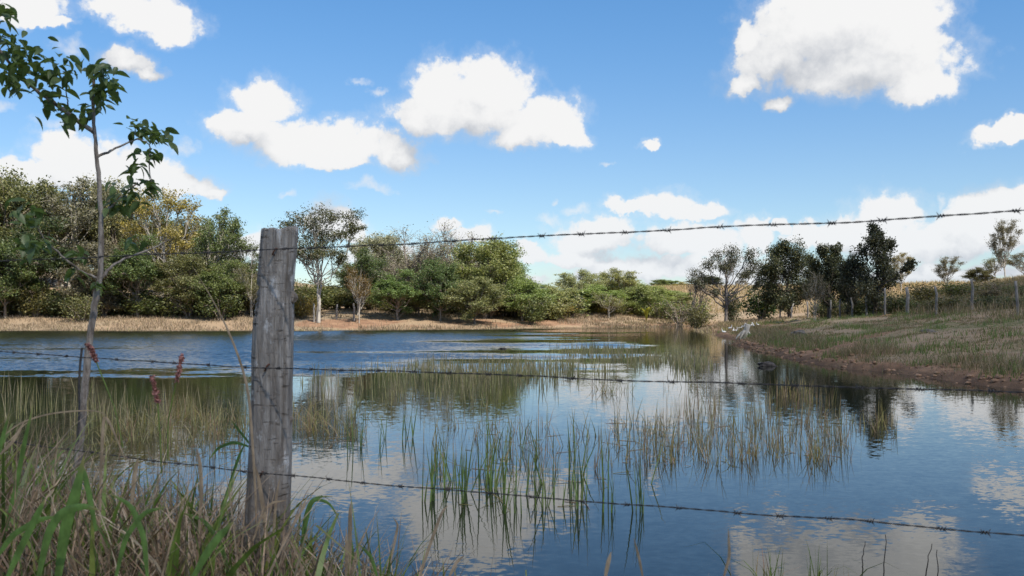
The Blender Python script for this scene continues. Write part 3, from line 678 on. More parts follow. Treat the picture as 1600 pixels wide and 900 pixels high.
def clumps(rows, pool, label, group):
    for (x0, x1, y0, y1, n) in rows:
        for k in range(n):
            px, py = rng.uniform(x0, x1), rng.uniform(y0, y1); Y = CZ*F/(py-YH)
            o = link('reed_clump', pool[rng.integers(len(pool))], None, ((px-800)/F*Y, Y, 0), rng.uniform(0, 6.28), rng.uniform(.8, 1.2))
            tag(o, label, 'reeds', group)
for row, lab in [((655,720,735,790,8),'green upright reed clump at the left end of the green row over the lowest wire'), ((720,860,745,805,13),'green upright reed clump in the middle of the green row over the lowest wire'),
                 ((860,1010,740,806,12),'green upright reed clump at the right end of the green row over the lowest wire'), ((660,900,700,745,8),'green reed clump standing behind the green row'), ((540,660,655,705,6),'thin green reed clump between the post and the green row')]:
    clumps([row], CG_, lab, lab.replace('clump', 'clumps'))
for row, lab in [((680,960,665,740,34),'brown reed clump just behind the green row'), ((960,1120,662,725,36),'brown reed clump in the left half of the brown bed'), ((1100,1320,655,725,56),'brown reed clump in the right half of the brown bed'),
                 ((1320,1410,655,685,10),'brown reed clump in the dark tree reflection right of the brown bed')]:
    clumps([row], CB_, lab, lab.replace('clump', 'clumps'))
for row, lab in [((200,385,650,695,34),'tangled tan reed clump just left of the post'), ((110,250,655,705,16),'tangled tan reed clump around the sapling foot'), ((462,560,645,695,20),'tangled tan reed clump just right of the post')]:
    clumps([row], CM_, lab, lab.replace('clump', 'clumps'))
clumps([(925,985,606,616,6),(1040,1100,606,614,4)], CM_[:3], 'small low tuft of leaves on the open water at the middle wire', 'low tufts at the middle wire')
reed_bed([(1040,1300,628,662,190,7),(1190,1270,605,632,120,7),(980,1320,655,722,330,8),(250,385,690,735,90,6)], (.2,.45), (.006,.010), M_REEDB, 'brown_reeds', 'loose brown reeds thinning out round the brown bed')
acc = Acc()
for (x0, x1, y0, y1, n) in [(680,1010,665,800,60),(960,1330,650,730,110),(110,385,650,730,90),(462,570,645,700,40),(640,900,575,610,40)]:
    for k in range(n):
        py = rng.uniform(y0, y1); Y = CZ*F/(py-YH); X = (rng.uniform(x0, x1)-800)/F*Y; a = rng.uniform(0, 6.28); L = rng.uniform(.06, .32)
        e = np.array([math.cos(a)*L, math.sin(a)*L, rng.uniform(0, .5)*L*(rng.random() < .5)])
        if rng.random() < .45: continue
        P = bez(np.array([X, Y, .002]), np.array([X, Y, .004])+e*.5+rng.normal(0, .02, 3)*[1, 1, .3], np.array([X, Y, .003])+e, 5); acc.add(*tube(P, [.0022, .0026, .0024, .002, .001], 5))
tag(link('floating_litter', acc.mesh('floating_litter', M_REEDB)), 'broken dead reed stems floating among the reeds', 'litter', kind='stuff')
# ------------------------------------------------------------------ stump, birds, stones
def blob(name, seed, sc, mat, n=2):
    import bmesh
    bm = bmesh.new(); bmesh.ops.create_icosphere(bm, subdivisions=n+1, radius=1); r = random.Random(seed)
    from mathutils import noise
    for v in bm.verts:
        k = 1+.38*noise.noise(v.co*1.3+Vector((seed, 0, 0)))+.15*noise.noise(v.co*3.7)
        v.co = Vector((v.co.x*sc[0]*k, v.co.y*sc[1]*k, v.co.z*sc[2]*k))
    me = bpy.data.meshes.new(name); bm.to_mesh(me); bm.free(); me.materials.append(mat); return me
def stone_mat(name, c1, c2):
    m, t, out = new_mat(name); tcn = t.new('ShaderNodeTexCoord'); n = t.noise(tcn.outputs['Object'], 9, 6, .65)
    b = principled(t, t.mix(t.mr(n, .35, .65), C4(c1), C4(c2)), .85, bump(t, n, .6, .03), .3); t.l.new(b.outputs[0], out.inputs[0]); return m
M_STONE = stone_mat('dark_stone', (.03, .025, .022), (.09, .075, .065)); M_STON2 = stone_mat('grey_stone', (.08, .07, .06), (.17, .15, .13))
Y = CZ*F/(572-YH); tag(link('stone', blob('stone', 3, (.24, .18, .09), M_STONE), None, ((1198-800)/F*Y, Y, .03)), 'dark stone breaking the water near the right bank', 'stone')
Y = CZ*F/(546-YH); tag(link('stone', blob('stone', 5, (.15, .11, .05), M_STONE), None, ((785-800)/F*Y, Y, .02)), 'tiny dark stone far out in the middle of the pond', 'stone')
tag(link('stone', blob('stone', 7, (.34, .25, .17), M_STON2), None, at(1249, 42, .05)), 'grey stone lying on the bank right of the stump', 'stone')
for k, (px, Y, lab) in enumerate([(1222, 41, 'low dark stone between the stump and the grey stone'), (1238, 40, 'flat dark stone just left of the grey stone'), (1450, 33, 'flat dark stone on the bare slope at the right')]):
    tag(link('stone', blob('stone', 11+k, (.24, .15, .08), M_STON2), None, at(px, Y, .02)), lab, 'stone')
CL_ = [blob('clod', 31+k, (1, .8, .55), stone_mat('earth_clod', (.16, .09, .055), (.34, .21, .13)), 1) for k in range(1)]+[]
cx_ = rng.uniform(8, 14, 5000); cy_ = rng.uniform(15, 45, 5000); cd_ = shore_d(cx_, cy_); ks = (cd_ > -.05) & (cd_ < 1.1) & (cx_/cy_ < .56); ks &= rng.random(5000) < np.where(cd_ < .5, .9, .3)
bv = np.array([v.co[:] for v in CL_[0].vertices]); bf = np.array([p.vertices[:] for p in CL_[0].polygons]); acc_ = Acc()
for X_, Y_, z_ in zip(cx_[ks], cy_[ks], H(cx_[ks], cy_[ks])):
    a_ = rng.uniform(0, 6.28); k_ = .02+.09*rng.random()**3; c_, s_ = math.cos(a_), math.sin(a_)
    acc_.add(np.stack([(bv[:, 0]*c_-bv[:, 1]*s_)*k_+X_, (bv[:, 0]*s_+bv[:, 1]*c_)*k_+Y_, bv[:, 2]*k_+z_], -1), bf)
tag(link('earth_clods', acc_.mesh('earth_clods', CL_[0].materials[0])), 'reddish earth clods strewn along the right waterline', 'clods', kind='stuff')
def stump():
    o = link('tree_stump', None, None, at(1165, 50)); r = np.random.default_rng(9); acc = Acc()
    acc.add(*tube(np.array([[0, 0, -.1], [.02, 0, .2], [.06, 0, .42], [.12, 0, .66], [.13, 0, .69]]), [.22, .15, .13, .15, .03], 9))
    link('stem', acc.mesh('stem', M_PALE), o)
    for k, e in enumerate([(-.5, -.1, -.05), (-.34, -.3, -.05), (.35, -.2, -.05), (.2, .35, -.05)]):
        link('root', mesh_np('root', *tube(bez(np.array([0, 0, .36]), np.array([e[0]*.5, e[1]*.5, .26]), np.array(e), 6), np.linspace(.09, .04, 6), 6), M_PALE, True), o)
    link('broken_limb', mesh_np('broken_limb', *tube(bez(np.array([.1, 0, .55]), np.array([.22, 0, .66]), np.array([.32, -.03, .60]), 5), [.09, .08, .07, .06, .02], 6), M_PALE, True), o)
    tag(o, 'grey weathered tree stump with spreading roots on the right bank', 'stump')
stump()
def bird_parts():
    m, t, out = new_mat('white_feather'); b = principled(t, t.mix(t.noise(t.new('ShaderNodeTexCoord').outputs['Object'], 12), C4((.74, .73, .70)), C4((.84, .83, .81))), .8); t.l.new(b.outputs[0], out.inputs[0])
    my, t, out = new_mat('bird_yellow'); b = principled(t, C4((.55, .32, .06)), .6); t.l.new(b.outputs[0], out.inputs[0])
    P = np.array([[-.24, 0, .20], [-.16, 0, .22], [-.05, 0, .22], [.06, 0, .23], [.12, 0, .27], [.145, 0, .34], [.15, 0, .41], [.165, 0, .455], [.20, 0, .46], [.225, 0, .455]])
    body = mesh_np('body', *tube(P, [.005, .05, .085, .08, .055, .032, .026, .034, .03, .008], 10), m, True)
    beak = mesh_np('beak', *tube(np.array([[.215, 0, .457], [.25, 0, .45], [.28, 0, .445]]), [.014, .010, .002], 6), my, True)
    legs = [mesh_np('leg', *tube(np.array([[-.02, s, .17], [-.01, s, .08], [0, s, .0], [.05, s, 0]]), [.012, .008, .008, .006], 5), my, True) for s in (-.035, .035)]
    return body, beak, legs
body, beak, legs = bird_parts()
for k, (px, Y) in enumerate([(1131,58),(1141,60),(1146,59),(1152,61),(1157,60),(1162,62),(1168,61),(1173,62),(1178,61),(1184,62),(1150,58)]):
    o = link('white_bird', None, None, at(px, Y), rng.uniform(0, 6.28), rng.uniform(.52, .72))
    link('body', body, o); link('beak', beak, o); [link('leg', l, o) for l in legs]
    tag(o, 'small white waterbird in the flock standing behind the stump', 'bird', 'white birds behind the stump')
# far fence posts
M_WOOD_G = bark_mat('grey_post_wood', (.13, .12, .11), (.30, .28, .265), 9)
def far_post(r, h, w):
    P = np.array([[0, 0, -.3], [r.normal(0, .01), 0, h*.35], [r.normal(0, .02), r.normal(0, .02), h*.7], [r.normal(0, .04), r.normal(0, .03), h], [r.normal(0, .04), 0, h+.01]])
    return mesh_np('fence_post', *tube(P, [w*.5, w*.5, w*.47, w*.45, .01], 8), M_WOOD_G)
rr = np.random.default_rng(77)
names = ['first', 'second', 'third', 'fourth', 'fifth', 'sixth', 'seventh', 'eighth', 'ninth', 'tenth', 'eleventh', 'twelfth', 'thirteenth']
for k, px in enumerate([1590, 1519, 1463, 1418, 1383, 1354, 1332, 1313, 1298, 1262, 1237, 1219, 1140]):
    Y = 20.4*F/(px-800) if px != 1140 else 90
    h = [1.45, 1.45, 1.35, 1.5, 1.45, 1.4, 1.3, 1.3, 1.3, 1.2, 1.2, 1.2, .9][k]
    lab = 'grey fence post on the far bank, %s from the right' % names[k] if k < 12 else 'short lone post right of the open-crowned tree trunk'
    tag(link('fence_post', far_post(rr, h, .125 if k != 3 else .19), None, at(px, Y)), lab, 'fence post', 'posts of the far fence')
for px, Y, h, lab in [(490.5, 77.2, 1.4, 'pale short post at the foot of the two pale trunks'), (553, 79, 1.4, 'pale short post in the shade right of the two pale trunks'), (526, 79, 1.2, 'thin post between the two short pale posts')]:
    tag(link('fence_post', far_post(rr, h, .16), None, at(px, Y)), lab, 'fence post')

# ------------------------------------------------------------------ near fence: weathered post and three barbed wires
PX, PY = -.868, 3.6
FD = np.array([.886, -.464, 0]); FN = np.array([.464, .886, 0])
def wood_mat():
    m, t, out = new_mat('weathered_wood')
    tcn = t.new('ShaderNodeTexCoord'); P = tcn.outputs['Object']
    st = t.noise(t.map(P, (1, 1, .10)), 55, 7, .7, dist=.4); ch = t.noise(t.map(P, (1, 1, .45)), 16, 6, .65); hz = t.noise(t.map(P, (.35, .35, 2.4)), 42, 5, .6)
    lich = t.noise(t.map(P, (1, 1, .6)), 17, 7, .68)
    col = t.mix(t.mr(st, .32, .68), C4((.13, .112, .10)), C4((.55, .51, .475)))
    col = t.mix(t.mr(ch, .36, .62, 0, .75), col, C4((.27, .24, .215)))
    col = t.mix(t.mr(hz, .60, .72, 0, .55), col, C4((.05, .045, .042)))
    col = t.mix(t.mr(lich, .56, .64, 0, .85), col, C4((.68, .67, .67)))
    sp = t.new('ShaderNodeSeparateXYZ'); t.l.new(P, sp.inputs[0])
    stain = t.m('MULTIPLY', t.mr(t.noise(P, 8, 4, .6), .34, .56), t.mr(sp.outputs[2], .30, .70, 1, .15))
    col = t.mix(t.m('MULTIPLY', stain, .8), col, C4((.20, .155, .12)))
    hgt = t.m('ADD', t.m('MULTIPLY', st, 1.0), t.m('ADD', t.m('MULTIPLY', ch, .8), t.m('MULTIPLY', t.mr(hz, .6, .72, 1, 0), .6)))
    bs = principled(t, col, .92, bump(t, hgt, 1.0, .018), .15); t.l.new(bs.outputs[0], out.inputs[0]); return m
M_WOOD = wood_mat()
def metal_mat(name, c1, c2):
    m, t, out = new_mat(name); tcn = t.new('ShaderNodeTexCoord'); n = t.noise(tcn.outputs['Object'], 60, 5, .65)
    b = principled(t, t.mix(t.mr(n, .4, .62), C4(c1), C4(c2)), .6, None, .4); b.inputs['Metallic'].default_value = .35; t.l.new(b.outputs[0], out.inputs[0]); return m
M_WIRE = metal_mat('weathered_wire', (.045, .045, .05), (.10, .085, .075)); M_RUST = metal_mat('rust', (.16, .06, .03), (.09, .04, .025))
def build_post():
    z0 = float(H(np.array([PX]), np.array([PY]))[0])-.12
    o = link('weathered_fence_post', None, None, (PX, PY, z0))
    rows = [(357.5,408,466),(361,407.5,466),(400,404,463),(440,401,460),(465,400,459),(500,395,460),(560,392,459),(620,391,458),(700,388,457),(780,384,455),(870,379,452),(960,376,450)]
    ys = np.array([a[0] for a in rows]); le = np.array([a[1] for a in rows]); ri = np.array([a[2] for a in rows])
    nz, ns = 150, 56; r = np.random.default_rng(4)
    yy = np.linspace(357.5, 945, nz); th = np.arange(ns)*2*pi/ns
    L = np.interp(yy, ys, le); Rr = np.interp(yy, ys, ri)
    cx = ((L+Rr)/2-800)/F*PY-PX; hw = (Rr-L)/2/F*PY*.91; zz = CZ-(yy-YH)/F*PY-z0
    TH, ZZ = np.meshgrid(th, zz)
    cs, sn = np.cos(TH), np.sin(TH); e = 2/3.2
    rx = np.sign(cs)*np.abs(cs)**e; ry = np.sign(sn)*np.abs(sn)**e
    wob = 1+.05*(fbm(TH*2.2+4, ZZ*2.5, 3)-.5)*2+.045*(fbm(TH*6.0, ZZ*1.2, 12)-.5)*2+.03*(fbm(TH*14.0, ZZ*5, 22)-.5)*2
    # checks: shallow cuts across the left edge, long seams down the face
    cut = np.zeros_like(TH)
    for yc in (448, 453, 458, 465, 473, 482, 493):
        zc = CZ-(yc-YH)/F*PY-z0
        cut += np.exp(-((ZZ-zc-.10*(cs+1)*.12)/.0035)**2)*sst(-.35, -.95, cs)*.16
    for tc_, wd in ((4.35, .05), (4.95, .06), (5.5, .05), (3.9, .05)):
        cut += np.exp(-((TH-tc_-.18*(fbm(ZZ*2.0, ZZ*0+tc_, 5)-.5))/wd)**2)*.13*sst(.35, .6, fbm(ZZ*1.7, ZZ*0+tc_, 9))
    wob -= cut
    V = np.stack([cx[:, None]+hw[:, None]*rx*wob, hw[:, None]*.85*ry*wob, ZZ], -1)
    V[0, :, 2] += .004*np.sin(th*2+.5)+.010*(fbm(th*1.3, th*0+3, 4)-.5)+r.normal(0, .0025, ns)+.006*np.cos(th)
    V = V.reshape(-1, 3)
    i = np.arange(nz-1)[:, None]*ns; j = np.arange(ns)[None]; j2 = (j+1) % ns
    Q = np.stack([i+j, i+ns+j, i+ns+j2, i+j2], -1).reshape(-1, 4)
    ctop = V[:ns].mean(0)
    rings = [V[:ns]*(1-f)+ctop*f+np.array([0, 0, -.006*f])+np.column_stack([np.zeros(ns), np.zeros(ns), r.normal(0, .003, ns)]) for f in (.25, .55, .85)]
    b0 = len(V); V = np.concatenate([V]+rings); prev = 0; qs = [Q]
    for k in range(3):
        s = b0+k*ns; qs.append(np.stack([prev+j[0], prev+j2[0], s+j2[0], s+j[0]], -1)); prev = s
    V = np.concatenate([V, [ctop-np.array([0, 0, .006])]]); c = len(V)-1
    jj = np.arange(0, ns, 2); qs.append(np.stack([prev+jj, prev+jj+1, prev+(jj+2) % ns, np.full(len(jj), c)], -1))
    link('shaft', mesh_np('shaft', V, np.concatenate(qs), M_WOOD, True), o)
    for (x, y, s) in ((456, 465, .020), (451, 656, .015)):
        q = wpt(x, y, PY)-np.array([PX, PY, z0])
        link('knot', blob('knot', int(y), (s, s, s*1.2), M_WOOD, 1), o, tuple(q))
    for (x, y) in ((429, 393), (417, 574), (408, 742)):
        q = wpt(x, y, PY-.066)-np.array([PX, PY, z0])
        P = np.array([[-.012, .02, 0], [-.012, -.006, 0], [-.006, -.011, 0], [.006, -.011, 0], [.012, -.006, 0], [.012, .02, 0]])@np.array([[.5, 0, .86], [0, 1, 0], [-.86, 0, .5]])
        link('staple', mesh_np('staple', *tube(P, .003, 6), M_RUST, True), o, tuple(q))
    tag(o, 'thick grey weathered wooden post standing in the grass in front of the pond', 'fence post')
build_post()
BARB = None
def barb_mesh():
    acc = Acc(); t = np.linspace(0, 1, 22)
    coil = np.stack([(t-.5)*.014, .0042*np.cos(t*4*pi), .0042*np.sin(t*4*pi)], -1); acc.add(*tube(coil, .0013, 5))
    for (sx, a) in ((-1, .5), (1, 2.6), (-1, 3.6), (1, 5.6)):
        acc.add(*tube(np.array([[sx*.006, 0, 0], [sx*.009, .006*math.cos(a), .006*math.sin(a)], [sx*.012, .011*math.cos(a), .011*math.sin(a)]]), [.0013, .0011, .0003], 5))
    return acc.mesh('barb', M_WIRE)
BARB = barb_mesh()
def barbed_wire(hp, hr, hl, label, seed):
    """height (m, relative to the eye) at the post, at the right picture edge and at the left one"""
    r = np.random.default_rng(seed)
    o0 = np.array([PX, PY, 0])-FN*.082
    s = np.arange(-5.2, 6.2, .005)
    z = np.where(s > 0, hp+(hr-hp)*s/2.42, hp+(hl-hp)*(-s)/1.51)
    sag = -.012*np.sin(np.clip(s/3.6, 0, 1)*pi)*(s > 0)+.0035*(fbm(s*4, s*0+seed, 2)-.5)*2+.010*(fbm(s*1.1, s*0+seed, 7)-.5)*2*np.clip(np.abs(s)*2, 0, 1)
    lat = .008*(fbm(s*1.5, s*0+seed+5, 4)-.5)
    ctr = o0+s[:, None]*FD+np.column_stack([lat*FN[0], lat*FN[1], CZ+z+sag])
    acc = Acc(); ph = s*2*pi/.075+1.5*fbm(s*3, s*0+seed, 6)*6
    for k in (0, pi):
        acc.add(*tube(ctr+.0013*(np.cos(ph+k)[:, None]*FN+np.sin(ph+k)[:, None]*np.array([0, 0, 1.])), .0012, 5))
    o = link('barbed_wire', None); link('strand', acc.mesh('strand', M_WIRE), o)
    a = r.uniform(0, .1)-2.6
    while a < 4.6:
        i = int((a+5.2)/.005)
        b = link('barb', BARB, o, tuple(ctr[i])); b.rotation_euler = (r.uniform(0, 6.28), 0, math.atan2(FD[1], FD[0]))
        a += .15+r.normal(0, .022)
    tag(o, label, 'barbed wire')
barbed_wire(.213, .250, .205, 'top strand of barbed wire rising to the right across the sky', 1)
barbed_wire(-.202, -.188, -.172, 'middle strand of barbed wire crossing the water', 2)
barbed_wire(-.575, -.532, -.545, 'lowest strand of barbed wire sloping down over the near water', 3)
q0, q1 = wpt(127, 543, 4.02), wpt(121, 690, 4.02)
tag(link('fence_stay', mesh_np('fence_stay', *tube(np.linspace(q0, q1, 6)+rng.normal(0, .002, (6, 3)), .0045, 6), M_WIRE, True)), 'thin dark upright rod crossing the middle wire beside the sapling', 'rod')

# ------------------------------------------------------------------ sapling
def sapling():
    D = 4.25; g = lambda p, dd=0.0: wpt(p[0], p[1], D+dd)
    base = g((112, 850)); o = link('sapling', None, None, tuple(base)); r = np.random.default_rng(31)
    limbs = []
    mb = bark_mat('sapling_bark', (.15, .12, .10), (.42, .365, .32), 34)
    def stem(name, pts, r0, r1, parent, dd=None):
        P = np.array([g(p, 0 if dd is None else dd*k/(len(pts)-1)) for k, p in enumerate(pts)])-base
        t = np.linspace(0, len(P)-1, len(P)*5); Q = np.stack([np.interp(t, np.arange(len(P)), P[:, a]) for a in range(3)], -1)
        for _ in range(2): Q[1:-1] = (Q[:-2]+2*Q[1:-1]+Q[2:])/4
        Q[1:-1] += r.normal(0, .0012, Q[1:-1].shape)
        rad = np.linspace(r0, r1, len(Q))*(1+r.normal(0, .05, len(Q)))
        ob = link(name, mesh_np(name, *tube(Q, rad, 8), mb, True), parent)
        limbs.append((ob, Q)); return ob, Q
    stem('trunk', [(112,850),(120,740),(126,680),(133,600),(141,520),(150,460),(157,430),(158,380),(158,340),(155,290),(150,240),(147,200),(145,150),(147,118)], .019, .006, o)
    stem('branch', [(147,207),(125,192),(100,172),(75,155),(45,132),(15,100),(-15,60),(-40,20)], .010, .005, o, -.25)
    stem('branch', [(152,245),(180,232),(213,217)], .006, .003, o, .1)
    stem('branch', [(213,217),(235,225),(232,262),(238,292)], .003, .002, o, .1)
    stem('branch', [(156,437),(128,425),(100,403),(72,378),(58,355)], .0058, .0025, o, -.2)
    stem('branch', [(157,436),(178,412),(205,400),(240,388),(264,374)], .0064, .0025, o, .2)
    stem('branch', [(157,335),(175,322),(192,305),(215,285)], .006, .003, o, .1)
    stem('branch', [(146,165),(158,140),(170,122)], .005, .002, o, -.05)
    stem('branch', [(110,180),(106,160),(102,140)], .004, .002, o, -.1)
    ml = leaf_mat('sapling_leaf', [(.05,.09,.035), (.09,.145,.055), (.14,.20,.075), (.075,.12,.05)], .42, .42, False)
    # one leaf: folded along the midrib, drooping tip
    def leaf(sd):
        q = np.random.default_rng(sd); n = 7; t = np.linspace(0, 1, n); w = .24*np.sin(pi*t**.8)**.85; w[0] = .02; w[-1] = .004
        z = -.22*t**2*q.uniform(.5, 1.6); fold = w*q.uniform(.2, .55)
        V = np.concatenate([np.stack([t, -w, z+fold], -1), np.stack([t, 0*t, z], -1), np.stack([t, w, z+fold], -1)])
        Q = [[i, i+1, n+i+1, n+i] for i in range(n-1)]+[[n+i, n+i+1, 2*n+i+1, 2*n+i] for i in range(n-1)]
        return mesh_np('leaf', V, Q, ml, True)
    LV = [leaf(k) for k in range(6)]
    cl = [(8,55,22,16,-.25),(28,92,30,26,-.2),(58,110,30,22,-.15),(98,106,26,22,-.1),(8,18,16,10,-.28),(75,148,24,12,-.12),(20,128,24,14,-.2),(160,108,17,18,-.04),(174,134,13,10,-.04),(160,140,14,10,0),
          (108,178,24,14,-.05),(150,174,20,10,0),(215,196,16,12,.1),(236,206,20,16,.1),(258,210,12,8,.1),(228,238,14,10,.1),(208,264,15,9,.1),(236,290,12,9,.1),(190,302,24,16,.1),(205,318,18,10,.1),(175,322,14,6,.1),
          (40,335,28,14,-.25),(48,380,22,10,-.2),(128,398,20,7,-.05),(150,445,10,4,-.02),(118,420,12,4,-.1),(215,378,10,4,.2)]
    from mathutils import Euler
    for (x, y, rad, n, dd) in cl:
        c0 = g((x, y), dd)
        for k in range(int(n*1.7)):
            c = g((x+r.normal(0, rad*.55), y+r.normal(0, rad*.5)), dd+r.normal(0, .06))-base
            near = min(limbs, key=lambda q: np.min(np.sum((q[1]-c)**2, 1)))[0]
            b = link('leaf', LV[r.integers(6)], near, tuple(c), 0, r.uniform(.042, .074))
            b.rotation_euler = Euler((r.normal(0, .45), r.uniform(-.15, .95), r.uniform(0, 6.28)))
    tag(o, 'young slender tree with drooping dark leaves left of the post', 'sapling')
sapling()

# ------------------------------------------------------------------ foreground grass
M_FGG = leaf_mat('tall_grass_green', [(.07,.11,.025), (.12,.19,.04), (.19,.27,.06), (.28,.33,.09)], .35, .45, False, attr=(.72, 1.0, (.34,.25,.12), .7))
M_FGD = leaf_mat('tall_grass_dry', [(.16,.11,.075), (.30,.215,.15), (.46,.35,.25), (.22,.15,.10), (.62,.52,.39)], .2, .7, False)
def fg(n, keep, hs):
    x = u(n*3, -4.6, 1.6); y = u(n*3, 2.95, 6.4); d = shore_d(x, y); pxx = 800+F*x/y
    k = (d > -.12) & (pxx < 1250) & (pxx > -160) & keep(pxx, y); x, y, d, pxx = x[k][:n], y[k][:n], d[k][:n], pxx[k][:n]
    z = np.maximum(H(x, y, d), -.05); top = np.interp(pxx, [-100, 0, 150, 280, 360, 480, 560, 640, 720, 1000], [672, 682, 728, 745, 765, 810, 822, 852, 885, 915])
    h = np.maximum(.10, CZ-(top-YH)/F*y-z)
    return np.stack([x, y, z-.02], -1), np.clip(h, .12, .85)*(hs[0]+(hs[1]-hs[0])*rng.random(len(x))**1.7), pxx
dens = lambda pxx, y: rng.random(len(pxx)) < np.interp(pxx, [-100, 450, 520, 640, 720, 800], [1, 1, .6, .4, .12, .04])
p, h, _ = fg(1500, dens, (.35, 1.25)); n = len(p)
V, Q, t = blades(p, h*1.12, u(n, .006, .026), u(n, 0, 6.28), np.abs(rng.normal(.12, .18, n)), np.abs(rng.normal(.28, .28, n)), 7)
tag(link('tall_green_grass', mesh_np('tall_green_grass', V, Q, M_FGG, False, {'t': t})), 'mass of tall green grass at the near water edge', 'grass', kind='stuff')
p, h, _ = fg(4200, dens, (.32, 1.25)); n = len(p)
V, Q, t = blades(p, h*1.1, u(n, .004, .011), u(n, 0, 6.28), np.abs(rng.normal(.2, .3, n)), np.abs(rng.normal(.2, .3, n)), 6)
tag(link('dry_tangled_grass', mesh_np('dry_tangled_grass', V, Q, M_FGD, False, {'t': t})), 'tangled dry brown grass at the near water edge', 'grass', kind='stuff')
p, h, _ = fg(5200, dens, (.25, 1.05)); n = len(p)
M_THATCH = leaf_mat('dead_thatch', [(.13,.085,.055), (.26,.17,.11), (.40,.29,.20), (.20,.12,.075), (.52,.42,.32)], .15, .8, False)
V, Q, t = blades(p, h*1.15, u(n, .003, .008), u(n, 0, 6.28), u(n, .15, 1.0), u(n, 0, .15), 3)
tag(link('dead_thatch', mesh_np('dead_thatch', V, Q, M_THATCH, False, {'t': t})), 'crossed brown dead stems lying through the near grass', 'grass', kind='stuff')
def ribbon(name, pts, Y, w, mat, label, cat, fold=.25, dY=0.0, tip=.08, w0=.55):
    P = np.array([wpt(a, b, Y+dY*k/(len(pts)-1)) for k, (a, b) in enumerate(pts)])
    t = np.linspace(0, len(P)-1, 22); Pf = np.stack([np.interp(t, np.arange(len(P)), P[:, a]) for a in range(3)], -1)
    for _ in range(4): Pf[1:-1] = (Pf[:-2]+2*Pf[1:-1]+Pf[2:])/4
    T = nrm(np.gradient(Pf, axis=0)); view = nrm(Pf-np.array([0, 0, CZ])); yaw = np.array([.25, .1, .15])
    sd = nrm(np.cross(T, view+yaw)); s = np.linspace(0, 1, 22)
    ww = (w*.5*np.minimum(w0+s*1.6, 1)*np.where(s > .55, 1-(1-tip)*((s-.55)/.45)**1.6, 1))[:, None]; nn = np.cross(sd, T)
    V = np.concatenate([Pf-sd*ww+nn*ww*fold, Pf, Pf+sd*ww+nn*ww*fold]); n = 22
    Q = [[i, i+1, n+i+1, n+i] for i in range(n-1)]+[[n+i, n+i+1, 2*n+i+1, 2*n+i] for i in range(n-1)]
    return tag(link(name, mesh_np(name, V, Q, mat, True, {'t': np.tile(s, 3)})), label, cat)
GB = [
 ([(10,905),(30,860),(60,800),(70,780)],3.0,.018,'bright green blade slanting right in the lower left corner'),
 ([(-5,870),(20,835),(60,812),(95,806)],3.1,.016,'green blade lying almost flat in the lower left corner'),
 ([(230,905),(225,840),(205,790),(170,770)],3.1,.015,'green blade bowing left below the dry pale stub'),
 ([(180,905),(195,840),(225,800),(262,792)],3.1,.014,'green blade bowing right below the dry pale stub'),
 ([(360,905),(345,850),(318,812),(280,800)],3.2,.014,'green blade bowing left at the foot of the post'),
 ([(590,905),(580,870),(560,850)],3.2,.011,'short green blade right of the stout brown stalk'),
 ([(88,915),(102,820),(118,770),(131,712)],3.1,.030,'broad bright green blade standing upright at the lower left'),
 ([(60,900),(75,830),(95,800),(130,790),(155,797)],3.0,.022,'broad green blade arching right across the upright blade'),
 ([(150,830),(140,780),(133,745),(130,728)],3.3,.016,'short green blade right of the broad upright one'),
 ([(8,830),(25,760),(38,690),(52,632)],3.5,.014,'tall green blade near the left picture edge'),
 ([(-12,740),(2,690),(14,645)],3.4,.012,'green blade tip at the left picture edge'),
 ([(470,880),(478,815),(488,778),(515,785),(530,812)],3.5,.012,'green leaf arching over to the right of the post'),
 ([(470,880),(474,815),(484,782),(500,776),(520,776)],3.55,.010,'green leaf springing flat to the right of the post'),
 ([(330,830),(355,770),(372,715),(384,690)],3.9,.012,'green leaf reaching towards the left side of the post'),
 ([(395,700),(365,690),(340,700),(325,720)],3.8,.011,'green leaf arching left from beside the post'),
 ([(395,700),(375,675),(360,655)],3.8,.009,'narrow green leaf pointing up and left beside the post'),
 ([(300,905),(325,860),(345,835),(365,815)],2.9,.020,'green blade in the tangle left of the post foot')]
M_BROAD = leaf_mat('broad_blade', [(.09,.18,.05), (.13,.23,.06), (.17,.27,.085)], .35, .42, False, attr=(.78, 1.0, (.34,.27,.12), .75))
for (pts, Y, w, lab) in GB: ribbon('grass_blade', pts, Y-.4*(pts[0][0] < 330), w, M_BROAD, lab, 'grass blade')
